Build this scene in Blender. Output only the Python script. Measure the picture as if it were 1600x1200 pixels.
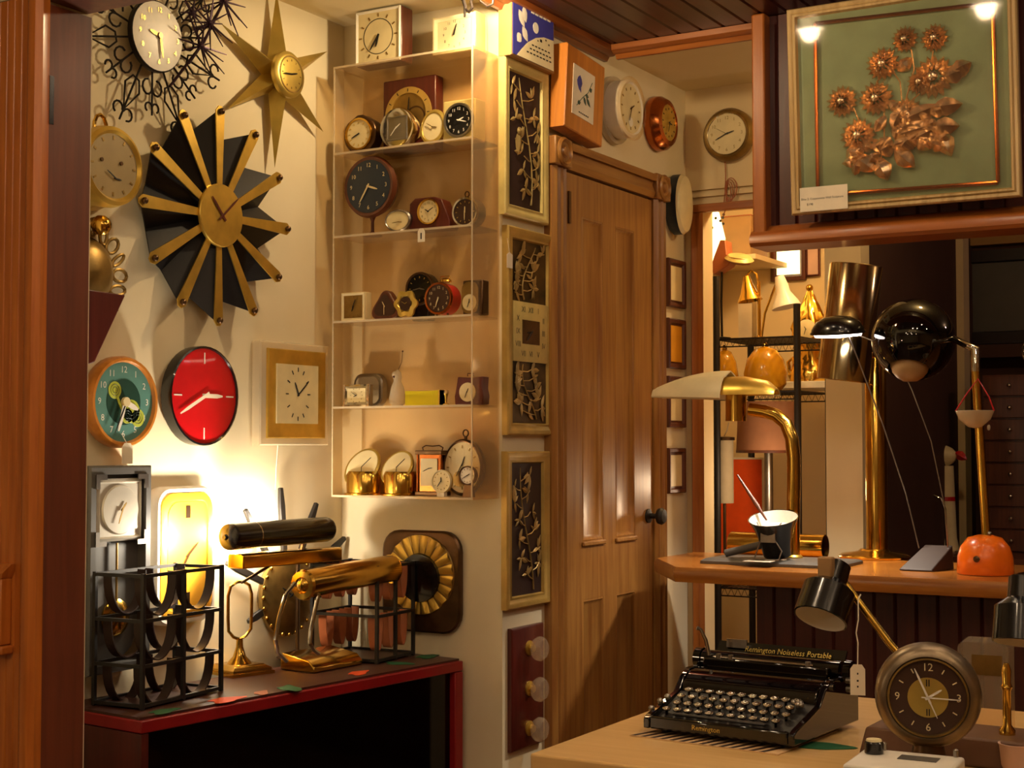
import bpy, bmesh, math, random
from mathutils import Matrix, Vector
PI = math.pi
random.seed(7)
for o in list(bpy.data.objects): bpy.data.objects.remove(o)
COL = bpy.context.scene.collection
SC = bpy.context.scene

# ------------------------------------------------------------------ camera
YAW, PIT, FPX = math.radians(30.5), math.atan(95/2300), 2300.0
EYE = Vector((0, 0, 1.17))
cd = bpy.data.cameras.new('camera'); cam = bpy.data.objects.new('camera', cd); COL.objects.link(cam)
cam.location = EYE; cam.rotation_euler = (PI/2+PIT, 0, YAW)
cd.sensor_width = 36; cd.lens = FPX/1600*36; cd.clip_start = .05
SC.camera = cam
FW = Vector((-math.sin(YAW)*math.cos(PIT), math.cos(YAW)*math.cos(PIT), math.sin(PIT)))
RT = Vector((math.cos(YAW), math.sin(YAW), 0)); UP = RT.cross(FW)
def at(u, v, ax, val):
    "the point of the room seen at photo pixel (u, v) on the plane axis = val"
    d = FW+RT*((u-800)/FPX)+UP*((600-v)/FPX)
    return EYE+d*((val-EYE[ax])/d[ax])

# ------------------------------------------------------------------ world, lamps, exposure
w = bpy.data.worlds.new('world'); SC.world = w; w.use_nodes = True
w.node_tree.nodes['Background'].inputs[0].default_value = (1, .6, .35, 1)
w.node_tree.nodes['Background'].inputs[1].default_value = .02
SC.view_settings.view_transform = 'Standard'; SC.view_settings.look = 'None'
SC.view_settings.gamma = 1; SC.view_settings.use_curve_mapping = False
SC.view_settings.exposure = 0.62
WARM = (1, .72, .45); WARM2 = (1, .70, .34); WHITE = (1, .86, .66)
def lamp(name, loc, watts, col=WARM, r=.05, spot=None, aim=None, blend=.6):
    l = bpy.data.lights.new(name, 'SPOT' if spot else 'POINT'); l.energy = watts; l.color = col; l.shadow_soft_size = r
    o = bpy.data.objects.new(name, l); COL.objects.link(o); o.location = loc
    if spot:
        l.spot_size = math.radians(spot); l.spot_blend = blend
        o.rotation_euler = (Vector(aim)-Vector(loc)).to_track_quat('-Z', 'Y').to_euler()
    return o
# ceiling lamps of the front shop
SHOP_LAMPS = ((-1.5, .5), (-.6, .7), (.3, .9), (1.1, 1.3), (-1.2, -.6), (-.2, -.5), (.8, -.3), (-1.3, 1.6), (.1, 1.9))
for x, y in SHOP_LAMPS:
    lamp('shop_ceiling_lamp', (x, y, 2.57), 5.0, WARM, .04)
lamp('shop_side_fill', (-2.2, .9, 1.2), 4.0, WARM, .06)  # added unseen fill light that brightens the left casing
BOARD_LAMPS = ((-.75, 2.65, 3.6), (-.35, 2.75, 3.0), (-1.555, 3.624, 1.3), (-1.01, 3.585, 1.3), (-.35, 3.5, 2.2), (.5, 3.2, 3.0))
for x, y, wt_ in BOARD_LAMPS:
    lamp('board_ceiling_lamp', (x, y, 2.452), wt_, WARM, .03)
lamp('alcove_lamp', (-2.085, 3.40, 2.425), 12.5, (1, .75, .42), .03)
lamp('corridor_fill', (-1.05, 4.62, 2.36), 5.0, WARM2, .04)  # added fill, no fixture: lifts the cream pier and rear wall
lamp('rear_room_fill', (.6, 5.5, 2.3), 4.5, (1, .7, .6), .05)  # weak fill added so the space behind the bar is not black
lamp('nook_lamp', (-1.75, 5.35, 2.3), 12, WARM2, .05)
lamp('nook_low_fill', (-1.9, 5.2, 1.02), 2.2, WARM, .04)  # invisible fill added to brighten the orange panel

# ------------------------------------------------------------------ materials
def lin(h):
    h = h.lstrip('#'); c = [int(h[i:i+2], 16)/255 for i in (0, 2, 4)]
    return tuple(x/12.92 if x <= .04045 else ((x+.055)/1.055)**2.4 for x in c)+(1,)
def base_mat(name):
    m = bpy.data.materials.new(name); m.use_nodes = True
    return m, m.node_tree, m.node_tree.nodes['Principled BSDF']
def noise_color(nt, b, c1, c2, scale, stretch=(1, 1, 1), detail=4, lo=.35, hi=.65, bump=0, dist=0):
    tc = nt.nodes.new('ShaderNodeTexCoord'); mp = nt.nodes.new('ShaderNodeMapping'); n = nt.nodes.new('ShaderNodeTexNoise')
    r = nt.nodes.new('ShaderNodeValToRGB')
    mp.inputs['Scale'].default_value = stretch; n.inputs['Scale'].default_value = scale; n.inputs['Detail'].default_value = detail
    n.inputs['Distortion'].default_value = dist
    r.color_ramp.elements[0].position = lo; r.color_ramp.elements[1].position = hi
    r.color_ramp.elements[0].color = lin(c1); r.color_ramp.elements[1].color = lin(c2)
    L = nt.links.new
    L(tc.outputs['Object'], mp.inputs[0]); L(mp.outputs[0], n.inputs['Vector']); L(n.outputs[0], r.inputs[0]); L(r.outputs[0], b.inputs['Base Color'])
    if bump:
        bp = nt.nodes.new('ShaderNodeBump'); bp.inputs['Strength'].default_value = bump; bp.inputs['Distance'].default_value = .004
        L(n.outputs[0], bp.inputs['Height']); L(bp.outputs[0], b.inputs['Normal'])
def plain(name, c, rough=.5, metal=0, spec=.5, coat=0, var=.06, bump=0):
    m, nt, b = base_mat(name)
    b.inputs['Roughness'].default_value = rough; b.inputs['Metallic'].default_value = metal
    b.inputs['Specular IOR Level'].default_value = spec; b.inputs['Coat Weight'].default_value = coat
    h = c.lstrip('#'); k = [int(h[i:i+2], 16) for i in (0, 2, 4)]
    dk = '%02x%02x%02x' % tuple(int(x*(1-var)) for x in k)
    noise_color(nt, b, dk, c, 14, bump=bump)
    return m
def wood(name, c1, c2, axis='z', rough=.4, scale=6, coat=.15):
    m, nt, b = base_mat(name); b.inputs['Roughness'].default_value = rough; b.inputs['Coat Weight'].default_value = coat
    b.inputs['Coat Roughness'].default_value = .2
    s = {'x': (.6, 9, 9), 'y': (9, .6, 9), 'z': (9, 9, .6)}[axis]
    noise_color(nt, b, c1, c2, scale, s, 6, .3, .7, .08, .4)
    return m
def emit(name, c, strength):
    m, nt, b = base_mat(name); b.inputs['Base Color'].default_value = lin(c)
    b.inputs['Emission Color'].default_value = lin(c); b.inputs['Emission Strength'].default_value = strength
    return m
def clear(name, tint='fff6e6', haze=.12, hazec='e8d8b8', gloss=.35):
    "clear plastic or thin glass: see-through, a little milky, with a reflection at grazing angles"
    m, nt, b = base_mat(name); N = nt.nodes.new; L = nt.links.new
    t = N('ShaderNodeBsdfTransparent'); t.inputs[0].default_value = lin(tint)
    d = N('ShaderNodeBsdfDiffuse'); d.inputs[0].default_value = lin(hazec)
    g = N('ShaderNodeBsdfGlossy'); g.inputs['Roughness'].default_value = .08
    fr = N('ShaderNodeLayerWeight'); fr.inputs[0].default_value = .5
    m1 = N('ShaderNodeMixShader'); m1.inputs[0].default_value = haze
    m2 = N('ShaderNodeMixShader'); mu = N('ShaderNodeMath'); mu.operation = 'MULTIPLY'; mu.inputs[1].default_value = gloss
    pw = N('ShaderNodeMath'); pw.operation = 'POWER'; pw.inputs[1].default_value = 3; L(fr.outputs['Facing'], pw.inputs[0])
    L(pw.outputs[0], mu.inputs[0]); ad = N('ShaderNodeMath'); ad.inputs[1].default_value = .035; L(mu.outputs[0], ad.inputs[0]); L(t.outputs[0], m1.inputs[1]); L(d.outputs[0], m1.inputs[2]); L(ad.outputs[0], m2.inputs[0])
    L(m1.outputs[0], m2.inputs[1]); L(g.outputs[0], m2.inputs[2]); L(m2.outputs[0], nt.nodes['Material Output'].inputs[0])
    return m
def plaster(name, c1, c2):
    m, nt, b = base_mat(name); b.inputs['Roughness'].default_value = .8; b.inputs['Specular IOR Level'].default_value = .2
    noise_color(nt, b, c1, c2, 3, (1, 1, 1), 8, .3, .75, .12)
    return m
K = {}
K['wall'] = plaster('cream plaster', 'd8caa8', 'e2d6b8')
K['ceil'] = plaster('cream ceiling', 'd9caa2', 'e0d2ae')
K['back'] = plaster('warm cream plaster', 'd8c298', 'dfcca4')
K['tanw'] = plaster('tan plaster', 'a8824e', 'b48e5a')
K['darkw'] = plaster('dark brown wall', '48312a', '523a32')
K['floor'] = wood('floor boards', '4a2a16', '6a4020', 'y', .5)
K['oakz'] = wood('golden brown door wood', '855426', 'a4763a', 'z', .38)
K['trim_lit'] = wood('orange trim wood lightened as lit', 'a85a1c', 'c8762e', 'z', .35)  # lighter copy of the trim wood: lamplight on the casing put into colour
K['oaky'] = wood('golden brown wood along', '855426', 'a4763a', 'y', .38)
K['trimz'] = wood('orange brown trim wood', '8c4a1a', 'a8642a', 'z', .35)
K['trimx'] = wood('orange brown trim wood across', '8c4a1a', 'a8642a', 'x', .35)
K['trim_shaded'] = wood('orange brown trim wood darkened as shaded', '743a16', '8c4e20', 'y', .35)  # darker copy of the trim wood: unlit moulding painted as shade
K['jamb'] = wood('red brown jamb wood', '5e2c18', '70371d', 'z', .5)
K['soffit'] = wood('dark red board ceiling', '3a140e', '4c1c12', 'y', .35)
K['bead'] = wood('dark red beadboard', '3c1410', '4e1c14', 'z', .4)
K['desk'] = wood('pale maple top', 'd4ac6c', 'e0ba7c', 'x', .35)
K['counter'] = wood('orange oak counter', '8e5420', 'b4742e', 'x', .25)
K['redcab'] = plain('red lacquer', '8c1518', .35)
K['cabtop'] = plain('dark cabinet top', '43231a', .4)
K['cabdark'] = plain('dark cabinet inside', '22151c', .4)
K['black'] = plain('black lacquer', '0c0a0b', .22, coat=.3)
K['gloss'] = plain('glossy black enamel', '070607', .03, coat=.5)
K['bronzel'] = plain('worn pewter bronze', '95836a', .36, .85, var=.25, bump=.05)
K['dialtan'] = plain('tan aged dial', 'a08a58', .5)
K['silver'] = plain('pale silver dial', 'd0cabc', .3, .3)
K['card'] = plain('tan cardboard', 'a8804e', .6)
K['tubeb'] = plain('pale polished brass', 'd8c08a', .14, 1, var=.1)
K['blackm'] = plain('matt black iron', '17120f', .55)
K['blackfan'] = plain('black fan sheet', '110e12', .45)
K['grey'] = plain('grey painted metal', '55524f', .45)
K['brass'] = plain('polished brass', 'e2b450', .16, 1, var=.1)
K['brassb'] = plain('brushed brass', 'dcb652', .36, .8, var=.12)
K['oldbrass'] = plain('old brass', 'a8884a', .38, .8, var=.25)
K['gold'] = plain('pale gold metal', 'd9bd62', .38, .85, var=.1)
K['goldf'] = plain('gold painted moulding', 'c4a458', .4, .35, var=.12)
K['creamf'] = plain('cream gold painted frame', 'd8c47c', .42, .2, var=.1)
K['chrome'] = plain('chrome', 'd8d4cc', .1, 1)
K['steel'] = plain('dull steel', 'a8a29a', .32, 1, var=.15)
K['bronze'] = plain('dark bronze', '6a5038', .32, .9, var=.2)
K['copper'] = plain('copper', 'c8743c', .22, 1, var=.15)
K['coppert'] = plain('copper gilt', 'f2cca0', .25, .85, var=.2)
K['cream'] = plain('cream enamel', 'e6d8ae', .4)
K['dialw'] = plain('ivory dial', 'e2d2a2', .45)
K['white'] = plain('white enamel', 'ece6da', .4)
K['paper'] = plain('white card', 'e8dcc4', .7)
K['ink'] = plain('black ink', '15100c', .6)
K['brown'] = wood('walnut case', '4a2414', '653420', 'z', .4)
K['brownb'] = plain('brown painted base', '6a4a34', .5)
K['pale'] = plain('pale straw mat', 'd8b486', .7)
K['maroon'] = wood('maroon case', '451612', '5a2018', 'z', .35)
K['orangew'] = wood('orange varnished board', 'b06a26', 'cc8432', 'z', .35)
K['red'] = plain('red enamel', 'c41018', .3, coat=.3)
K['orange'] = plain('orange enamel', 'ff7810', .28, coat=.4)
K['orangep'] = plain('orange paper', 'e05018', .7)
K['greenp'] = plain('green paper', '0f5a34', .7)
K['teal'] = plain('teal dial', '5a8c84', .4)
K['dteal'] = plain('dark teal', '1d4238', .4)
K['lime'] = plain('lime green', 'b6c044', .5)
K['yellow'] = plain('yellow plastic', 'e0a02a', .4)
K['yellowb'] = plain('yellow acid plastic', 'd2c414', .35)
K['amber'] = plain('amber glass shade', 'd89a1c', .15, coat=.4)
K['mint'] = plain('grey green cloth backing', '82a8a4', .8)
K['blue'] = plain('blue printed board', '3a3a98', .5)
K['navy'] = plain('navy dial', '1c2a3c', .35)
K['choc'] = plain('chocolate dial', '3c2418', .4)
K['purple'] = plain('purple brown metal', '3a2434', .4, .6)
K['tanleather'] = plain('tan leather', 'a8603a', .5)
K['brownleather'] = plain('dark leather', '2c1810', .5)
K['shade'] = plain('brown paper lampshade', '9c6a48', .8)
K['shadeg'] = plain('grey cream lampshade', 'b8a888', .8)
K['orangebook'] = plain('bright orange panel', 'ff5a10', .5)
K['pink'] = plain('pale pink card', 'd8b4a4', .7)
K['relief'] = plain('gilt relief', 'cdb272', .36, .6, var=.25)
K['panelg'] = plain('bronze relief ground', '6a5028', .5, .4, var=.5, bump=.4)
K['panel'] = plain('dark brown relief ground', '2c1412', .6)
K['iron'] = plain('dark iron', '1c1410', .45, .5)
K['glow'] = emit('lit lamp opening', 'fff0ea', 9)
K['tube'] = emit('lit lamp tube', 'ffe8cc', 14)
K['selfglow'] = emit('glowing print and lampshade', 'fff0b0', 1.6)
K['acryl'] = clear('clear acrylic', haze=.10)
K['acryledge'] = clear('acrylic edge', haze=.45, hazec='f0e2c4')
K['glass'] = clear('thin glass', haze=.02)
K['crystal'] = clear('cut glass', haze=.12, hazec='fff2d8', gloss=.3)
K['frost'] = clear('frosted glass', haze=.55, hazec='d8ccb4')
K['cabglass'] = clear('dark cabinet glass', tint='4a3c40', haze=.0)
K['bulb'] = plain('unlit lamp bulb', 'a8885c', .4)

# ------------------------------------------------------------------ mesh builder
FR = Matrix.Rotation(PI/2, 4, 'X')      # local z -> towards the viewer of a wall thing (-y)
def T(x, y, z): return Matrix.Translation((x, y, z))
def RZ(a): return Matrix.Rotation(a, 4, 'Z')
def align(p0, p1):
    p0, p1 = Vector(p0), Vector(p1); z = (p1-p0).normalized()
    return T(*p0) @ z.to_track_quat('Z', 'Y').to_matrix().to_4x4()
_txt = {}
def text_mesh(s):
    if s not in _txt:
        c = bpy.data.curves.new('t', 'FONT'); c.body = s; c.size = 1; c.align_x = 'CENTER'; c.align_y = 'CENTER'; c.resolution_u = 2
        o = bpy.data.objects.new('t', c); COL.objects.link(o)
        dg = bpy.context.evaluated_depsgraph_get(); e = o.evaluated_get(dg); me = e.to_mesh()
        _txt[s] = ([tuple(v.co) for v in me.vertices], [tuple(p.vertices) for p in me.polygons])
        e.to_mesh_clear(); bpy.data.objects.remove(o); bpy.data.curves.remove(c)
    return _txt[s]
def rr(w, h, r, n=5):
    "rounded rectangle outline"
    pts = []
    for cx, cy, a0 in ((w/2-r, h/2-r, 0), (-w/2+r, h/2-r, PI/2), (-w/2+r, -h/2+r, PI), (w/2-r, -h/2+r, 3*PI/2)):
        for i in range(n+1):
            a = a0+PI/2*i/n; pts.append((cx+r*math.cos(a), cy+r*math.sin(a)))
    return pts
def ell(a, b, n=40): return [(a*math.cos(2*PI*i/n), b*math.sin(2*PI*i/n)) for i in range(n)]
class MB:
    def __init__(s, mat): s.v = []; s.f = []; s.mat = mat; s.flat = False
    def add(s, vs, fs, M=None):
        o = len(s.v)
        s.v += [tuple(M @ Vector(p)) for p in vs] if M is not None else [tuple(p) for p in vs]
        s.f += [tuple(i+o for i in q) for q in fs]; return s
    def box(s, c, d, M=None):
        x, y, z = [k/2 for k in d]
        vs = [(c[0]+a*x, c[1]+b*y, c[2]+e*z) for a in (-1, 1) for b in (-1, 1) for e in (-1, 1)]
        return s.add(vs, [(0, 1, 3, 2), (4, 6, 7, 5), (0, 4, 5, 1), (2, 3, 7, 6), (0, 2, 6, 4), (1, 5, 7, 3)], M)
    def bx(s, x0, x1, y0, y1, z0, z1, M=None):
        return s.box(((x0+x1)/2, (y0+y1)/2, (z0+z1)/2), (abs(x1-x0), abs(y1-y0), abs(z1-z0)), M)
    def loft(s, loops, cap=(True, True), closed=True, M=None):
        n = len(loops[0]); vs = [p for l in loops for p in l]; fs = []
        for k in range(len(loops)-1):
            for i in range(n if closed else n-1):
                j = (i+1) % n; fs.append((k*n+i, k*n+j, (k+1)*n+j, (k+1)*n+i))
        if cap[0]: fs.append(tuple(range(n-1, -1, -1)))
        if cap[1]: fs.append(tuple((len(loops)-1)*n+i for i in range(n)))
        return s.add(vs, fs, M)
    def lathe(s, prof, M=None, n=32, cap=(True, True), a=1, b=1):
        loops = [[(r*a*math.cos(2*PI*i/n), r*b*math.sin(2*PI*i/n), h) for i in range(n)] for r, h in prof]
        return s.loft(loops, cap, True, M)
    def dial(s, prof, x=0, z=0, n=40, cap=(True, True), a=1, b=1):
        "a body of revolution that faces the viewer; profile of (radius, height off the wall)"
        return s.lathe(prof, T(x, 0, z) @ FR, n, cap, a, b)
    def stack(s, shape, prof, M=None, cap=(True, True)):
        "lofts an outline function shape(inset) through (inset, height)"
        loops = [[(x, y, h) for x, y in shape(i)] for i, h in prof]
        return s.loft(loops, cap, True, (M or Matrix()) @ FR)
    def rect(s, w, h, prof, x=0, z=0, cap=(True, True), r=0):
        def sh(i):
            if r: return rr(w-2*i, h-2*i, max(r-i, .002))
            return [(w/2-i, h/2-i), (-w/2+i, h/2-i), (-w/2+i, -h/2+i), (w/2-i, -h/2+i)]
        return s.stack(sh, prof, T(x, 0, z), cap)
    def poly(s, pts, h0, h1, M=None):
        return s.loft([[(x, y, h0) for x, y in pts], [(x, y, h1) for x, y in pts]], (True, True), True, (M or Matrix()) @ FR)
    def extr(s, pts, l, M=None):
        return s.loft([[(x, y, 0) for x, y in pts], [(x, y, l) for x, y in pts]], (True, True), True, M)
    def cyl(s, p0, p1, r0, r1=None, n=16):
        r1 = r0 if r1 is None else r1
        return s.lathe([(r0, 0), (r1, (Vector(p1)-Vector(p0)).length)], align(p0, p1), n)
    def tube(s, path, r, n=8, closed=False):
        P = [Vector(p) for p in path]; m = len(P); R = r if isinstance(r, (list, tuple)) else [r]*m
        tg = []
        for i in range(m):
            a = P[(i-1) % m] if closed or i > 0 else P[0]; b = P[(i+1) % m] if closed or i < m-1 else P[-1]
            t = (b-a); tg.append(t.normalized() if t.length > 1e-9 else Vector((0, 0, 1)))
        ref = Vector((0, 0, 1)) if abs(tg[0].z) < .9 else Vector((1, 0, 0))
        nx = tg[0].cross(ref).normalized(); loops = []
        for i in range(m):
            nx = (nx-tg[i]*nx.dot(tg[i])).normalized(); ny = tg[i].cross(nx)
            loops.append([tuple(P[i]+(nx*math.cos(2*PI*k/n)+ny*math.sin(2*PI*k/n))*R[i]) for k in range(n)])
        if closed: loops.append(loops[0]); return s.loft(loops, (False, False))
        return s.loft(loops)
    def ball(s, c, r, n=16, M=None, sq=(1, 1, 1)):
        k = max(6, n//2); prof = []
        lo = []
        for j in range(1, k):
            a = PI*j/k; lo.append([(c[0]+sq[0]*r*math.sin(a)*math.cos(2*PI*i/n), c[1]+sq[1]*r*math.sin(a)*math.sin(2*PI*i/n), c[2]-sq[2]*r*math.cos(a)) for i in range(n)])
        return s.loft(lo, (True, True), True, M)
    def text(s, t, size, x, z, h, sx=1, rot=0, M=None):
        vs, fs = text_mesh(t); c, q = math.cos(rot), math.sin(rot)
        return s.add([(x+(a*sx*c-b*q)*size, -h, z+(a*sx*q+b*c)*size) for a, b, _ in vs], fs, M)
    def leaf(s, p, q, wd, h, lift=.004):
        "a pointed leaf lying near the plane, from p to q (x, z)"
        p, q = Vector(p), Vector(q); d = q-p; nn = Vector((-d.y, d.x)).normalized()*wd
        st = [(0, .05), (.2, .7), (.45, 1), (.7, .75), (.9, .3), (1, .03)]
        lo = []
        for t, k in st:
            m = p+d*t; a = m+nn*k; b = m-nn*k
            lo.append([(a.x, -h, a.y), (m.x, -h-lift*(.3+k), m.y), (b.x, -h, b.y), (m.x, -h+.001, m.y)])
        return s.loft(lo)
    def put(s, name, parent=None, bev=0, label=None, seg=2, loc=None, rz=None):
        me = bpy.data.meshes.new(name); me.from_pydata(s.v, [], s.f)
        bm = bmesh.new(); bm.from_mesh(me)
        bmesh.ops.recalc_face_normals(bm, faces=bm.faces); bm.to_mesh(me); bm.free()
        me.materials.append(s.mat)
        if not s.flat:
            me.polygons.foreach_set('use_smooth', [True]*len(me.polygons)); me.set_sharp_from_angle(angle=math.radians(38))
        o = bpy.data.objects.new(name, me); COL.objects.link(o)
        if parent: o.parent = parent
        if loc is not None: o.location = loc
        if rz is not None: o.rotation_euler.z = rz
        if bev:
            b = o.modifiers.new('bevel', 'BEVEL'); b.width = bev; b.segments = seg; b.limit_method = 'ANGLE'; b.angle_limit = math.radians(40)
        if label: o['label'] = label
        return o
def thing(name, label, cat, loc, rz=0, group=None):
    o = bpy.data.objects.new(name, None); COL.objects.link(o); o.empty_display_size = .05
    o.location = loc; o.rotation_euler = (0, 0, rz); return tag(o, label, cat, group)
def tag(o, label, cat, group=None, kind=None):
    o['label'] = label; o['category'] = cat
    if group: o['group'] = group
    if kind: o['kind'] = kind
    return o
def struct(o): o['kind'] = 'structure'; return o
XL, YS, XD, YB, YP, ZC = -2.75, 3.64, -2.176, 4.95, 4.20, 2.47
PL = {'L': (0, XL, 1, PI/2), 'D': (0, XD, 1, PI/2), 'S': (1, YS, -1, 0), 'B': (1, YB, -1, 0), 'P': (1, YP, -1, 0)}
def wallpos(k, u0, v0, u1, v1, off=0):
    "wall place of a thing whose front, off metres out of the wall, fills this pixel box: location on the wall, width, height, turn"
    ax, val, sg, rz = PL[k]; f = val+sg*off; um, vm = (u0+u1)/2, (v0+v1)/2
    a, b, c, d = at(u0, vm, ax, f), at(u1, vm, ax, f), at(um, v0, ax, f), at(um, v1, ax, f)
    loc = (a+b)/2; loc.z = (c.z+d.z)/2; loc[ax] = val+sg*.001
    return loc, abs((b-a)[1-ax]), c.z-d.z, rz
def loc_on(k, root, u, v, off=0):
    "wall-local (x, z) of a pixel on a thing already placed on that wall"
    ax, val, sg, rz = PL[k]; p = at(u, v, ax, val+sg*off); return (p[1-ax]-root.location[1-ax], p.z-root.location.z)
# clock furniture
def hand(root, ang, l, wd, h, mat, name='minute_hand', tail=.15, x=0, z=0, tip=.4):
    a = math.radians(ang); M = T(x, 0, z) @ Matrix.Rotation(a, 4, 'Y')
    m = MB(mat); m.flat = True
    m.poly([(-wd/2, -l*tail), (wd/2, -l*tail), (wd/2, l*.7), (wd*tip/2, l), (-wd*tip/2, l), (-wd/2, l*.7)], h, h+.0012, M)
    return m.put(name, root)
def hands(root, ha, ma, R, h, mat, x=0, z=0, wd=None, second=None):
    wd = wd or R*.06
    hand(root, ha, R*.5, wd*1.25, h, mat, 'hour_hand', x=x, z=z); hand(root, ma, R*.78, wd, h+.002, mat, 'minute_hand', x=x, z=z)
    if second is not None: hand(root, second, R*.8, wd*.35, h+.004, mat, 'second_hand', x=x, z=z)
def marks(root, R, h, mat, n=12, l=.14, wd=.035, x=0, z=0, a=1, b=1, name='hour_markers', skip=()):
    m = MB(mat); m.flat = True
    if 0 < n < 5:
        for i in range(n): marks(root, R, h, mat, -1-i*4//n*3, l, wd, x, z, a, b, name[:-1])
        return
    one = n < 0; k0 = -1-n; n = 12 if one else n
    for i in range(n):
        if i in skip or (one and i != k0): continue
        an = 2*PI*i/n; M = T(x+a*R*math.sin(an), 0, z+b*R*math.cos(an)) @ Matrix.Rotation(an, 4, 'Y')
        m.poly([(-R*wd, -R*l/2), (R*wd, -R*l/2), (R*wd, R*l/2), (-R*wd, R*l/2)], h, h+.001, M)
    return m.put(name, root)
NUM = [str(i) for i in range(1, 13)]
ROM = ['I', 'II', 'III', 'IV', 'V', 'VI', 'VII', 'VIII', 'IX', 'X', 'XI', 'XII']
def numerals(root, R, size, h, mat, x=0, z=0, a=1, b=1, which=NUM, only=None, square=False):
    m = MB(mat); o = None
    for i in range(12):
        if only and i+1 not in only: continue
        an = 2*PI*(i+1)/12; s, c = math.sin(an), math.cos(an)
        if square: k = 1/max(abs(s), abs(c)); s, c = s*k, c*k
        m.text(which[i], size, x+R*a*s, z+R*b*c, h)
        if R > .045: o = m.put('numeral', root); m = MB(mat)
    if o: return o
    return m.put('numerals', root)

# ================================================================== the setting
def slab(name, mat, x0, x1, y0, y1, z0, z1, bev=0):
    return struct(MB(mat).bx(x0, x1, y0, y1, z0, z1).put(name, bev=bev))
slab('floor', K['floor'], -4, 2.7, -3, 7, -.06, 0)
slab('ceiling', K['ceil'], -2.9, XD, 2.33, 3.74, ZC, ZC+.08)
slab('ceiling', K['ceil'], -2.9, 2.7, 4.29, 7, ZC, ZC+.08)
slab('ceiling', K['ceil'], -4, 2.7, -3, 2.2, 2.6, 2.68)
slab('wall_left', K['wall'], -2.85, XL, 2.33, 3.74, 0, ZC)
slab('wall_alcove', K['wall'], XL, XD, YS, YS+.1, 0, ZC)
slab('wall_door', K['wall'], XD-.1, XD, YS+.1, YB+.1, 0, ZC)
slab('wall_shop_left', K['wall'], -4.1, -4, -3, 2.33, 0, 2.6)
slab('wall_shop_rear', K['wall'], -4, 2.7, -3.1, -3, 0, 2.6)
slab('wall_right', K['tanw'], 2.7, 2.8, -3, 7, 0, 2.6)
# dark board ceiling with grooves
def grooved(mat, x0, x1, pitch, length, M, thick=.02, g=.006):
    pts = [(x0, thick)]; x = x0
    top = []
    while x < x1-1e-6:
        e = min(x+pitch, x1); top += [(x, 0), (e-2*g, 0), (e-g, g)] if e-x > 3*g else [(x, 0)]; x = e
    return MB(mat).extr([(x0, thick)]+top+[(x1, 0), (x1, thick)], length, M)
Mc = Matrix(((1, 0, 0, 0), (0, 0, 1, 2.2), (0, 1, 0, ZC), (0, 0, 0, 1)))
struct(grooved(K['soffit'], XD, 2.7, .075, 4.29-2.2, Mc).put('ceiling'))
# orange brown mouldings that edge the board ceiling
prof = [(0, 0), (.05, 0), (.05, -.018), (.035, -.026), (.02, -.026), (.012, -.04), (0, -.04)]
struct(MB(K['trim_shaded']).extr(prof, 4.29-2.34, Matrix(((1, 0, 0, XD+.001), (0, 0, 1, 2.34), (0, 1, 0, ZC-.001), (0, 0, 0, 1)))).put('trim_1'))
struct(MB(K['trimx']).extr([(-a, b) for a, b in prof], .50, Matrix(((0, 0, 1, XD+.052), (1, 0, 0, 4.29), (0, 1, 0, ZC-.001), (0, 0, 0, 1)))).put('trim_2'))
# the cased opening the photographer looks through
JX = -2.452
slab('wall_front', K['wall'], -4, JX-.012, 2.2, 2.332, 0, 2.14)
slab('wall_front', K['wall'], -4, 2.7, 2.2, 2.33, 2.15, 2.6)
t = MB(K['jamb']).bx(JX-.012, JX, 2.2, 2.318, 0, 2.12).put('trim_3'); struct(t)
MB(K['black']).bx(JX, JX+.0015, 2.2, 2.212, 1.86, 1.965).put('hinge_mortise', t)
slab('trim_4', K['jamb'], JX-.012, 2.7, 2.2, 2.318, 2.13, 2.15)
def fu(u): return at(u, 700, 1, 2.19)[0]
bead = [(fu(43), 0), (fu(43), -.02), (fu(46), -.03), (fu(52), -.036), (fu(60), -.034), (fu(66), -.022), (JX, -.008), (JX, 0)]
struct(MB(K['trim_lit']).extr(bead, 2.14, T(0, 2.2, 0)).put('trim_5', label='rounded orange brown corner bead'))
x0 = fu(-60); st = []
for k in range(9):
    xa = x0+(fu(42)-x0)*k/9; xb = x0+(fu(42)-x0)*(k+1)/9
    st += [(xa, -.0155), (xa+.002, -.018), (xb-.002, -.018), (xb, -.0155)]
struct(MB(K['trim_lit']).extr([(x0, 0)]+st+[(fu(42), 0)], 2.14, T(0, 2.2, 0)).put('trim_6'))
zb0, zb1 = at(20, 1010, 1, 2.16).z, at(20, 905, 1, 2.16).z
rx0, rx1 = fu(-42), fu(27)
t = MB(K['trim_lit']).bx(rx0, rx1, 2.152, 2.181, zb0, zb1).put('trim_7', bev=.003); struct(t)
MB(K['trim_lit']).lathe([(.026, 0), (.026, .004), (.022, .006), (.019, .003), (.014, .003), (.011, .007), (.006, .008)], T((rx0+rx1)/2+.012, 2.152, (zb0+zb1)/2+.004) @ FR).put('rosette', t)
MB(K['trim_lit']).bx(rx0-.004, rx1+.008, 2.148, 2.181, zb0-.02, zb0-.001).put('ledge', t, bev=.004)
MB(K['trim_lit']).loft([[(rx0, 2.152, zb1), (rx1, 2.152, zb1), (rx1, 2.181, zb1), (rx0, 2.181, zb1)], [(rx0-.004, 2.15, zb1+.012), (rx1+.006, 2.15, zb1+.012), (rx1+.006, 2.181, zb1+.012), (rx0-.004, 2.181, zb1+.012)], [(rx0-.004, 2.16, zb1+.03), (rx1+.01, 2.17, zb1+.03), (rx1+.01, 2.181, zb1+.03), (rx0-.004, 2.181, zb1+.03)]]).put('cap', t)

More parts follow.
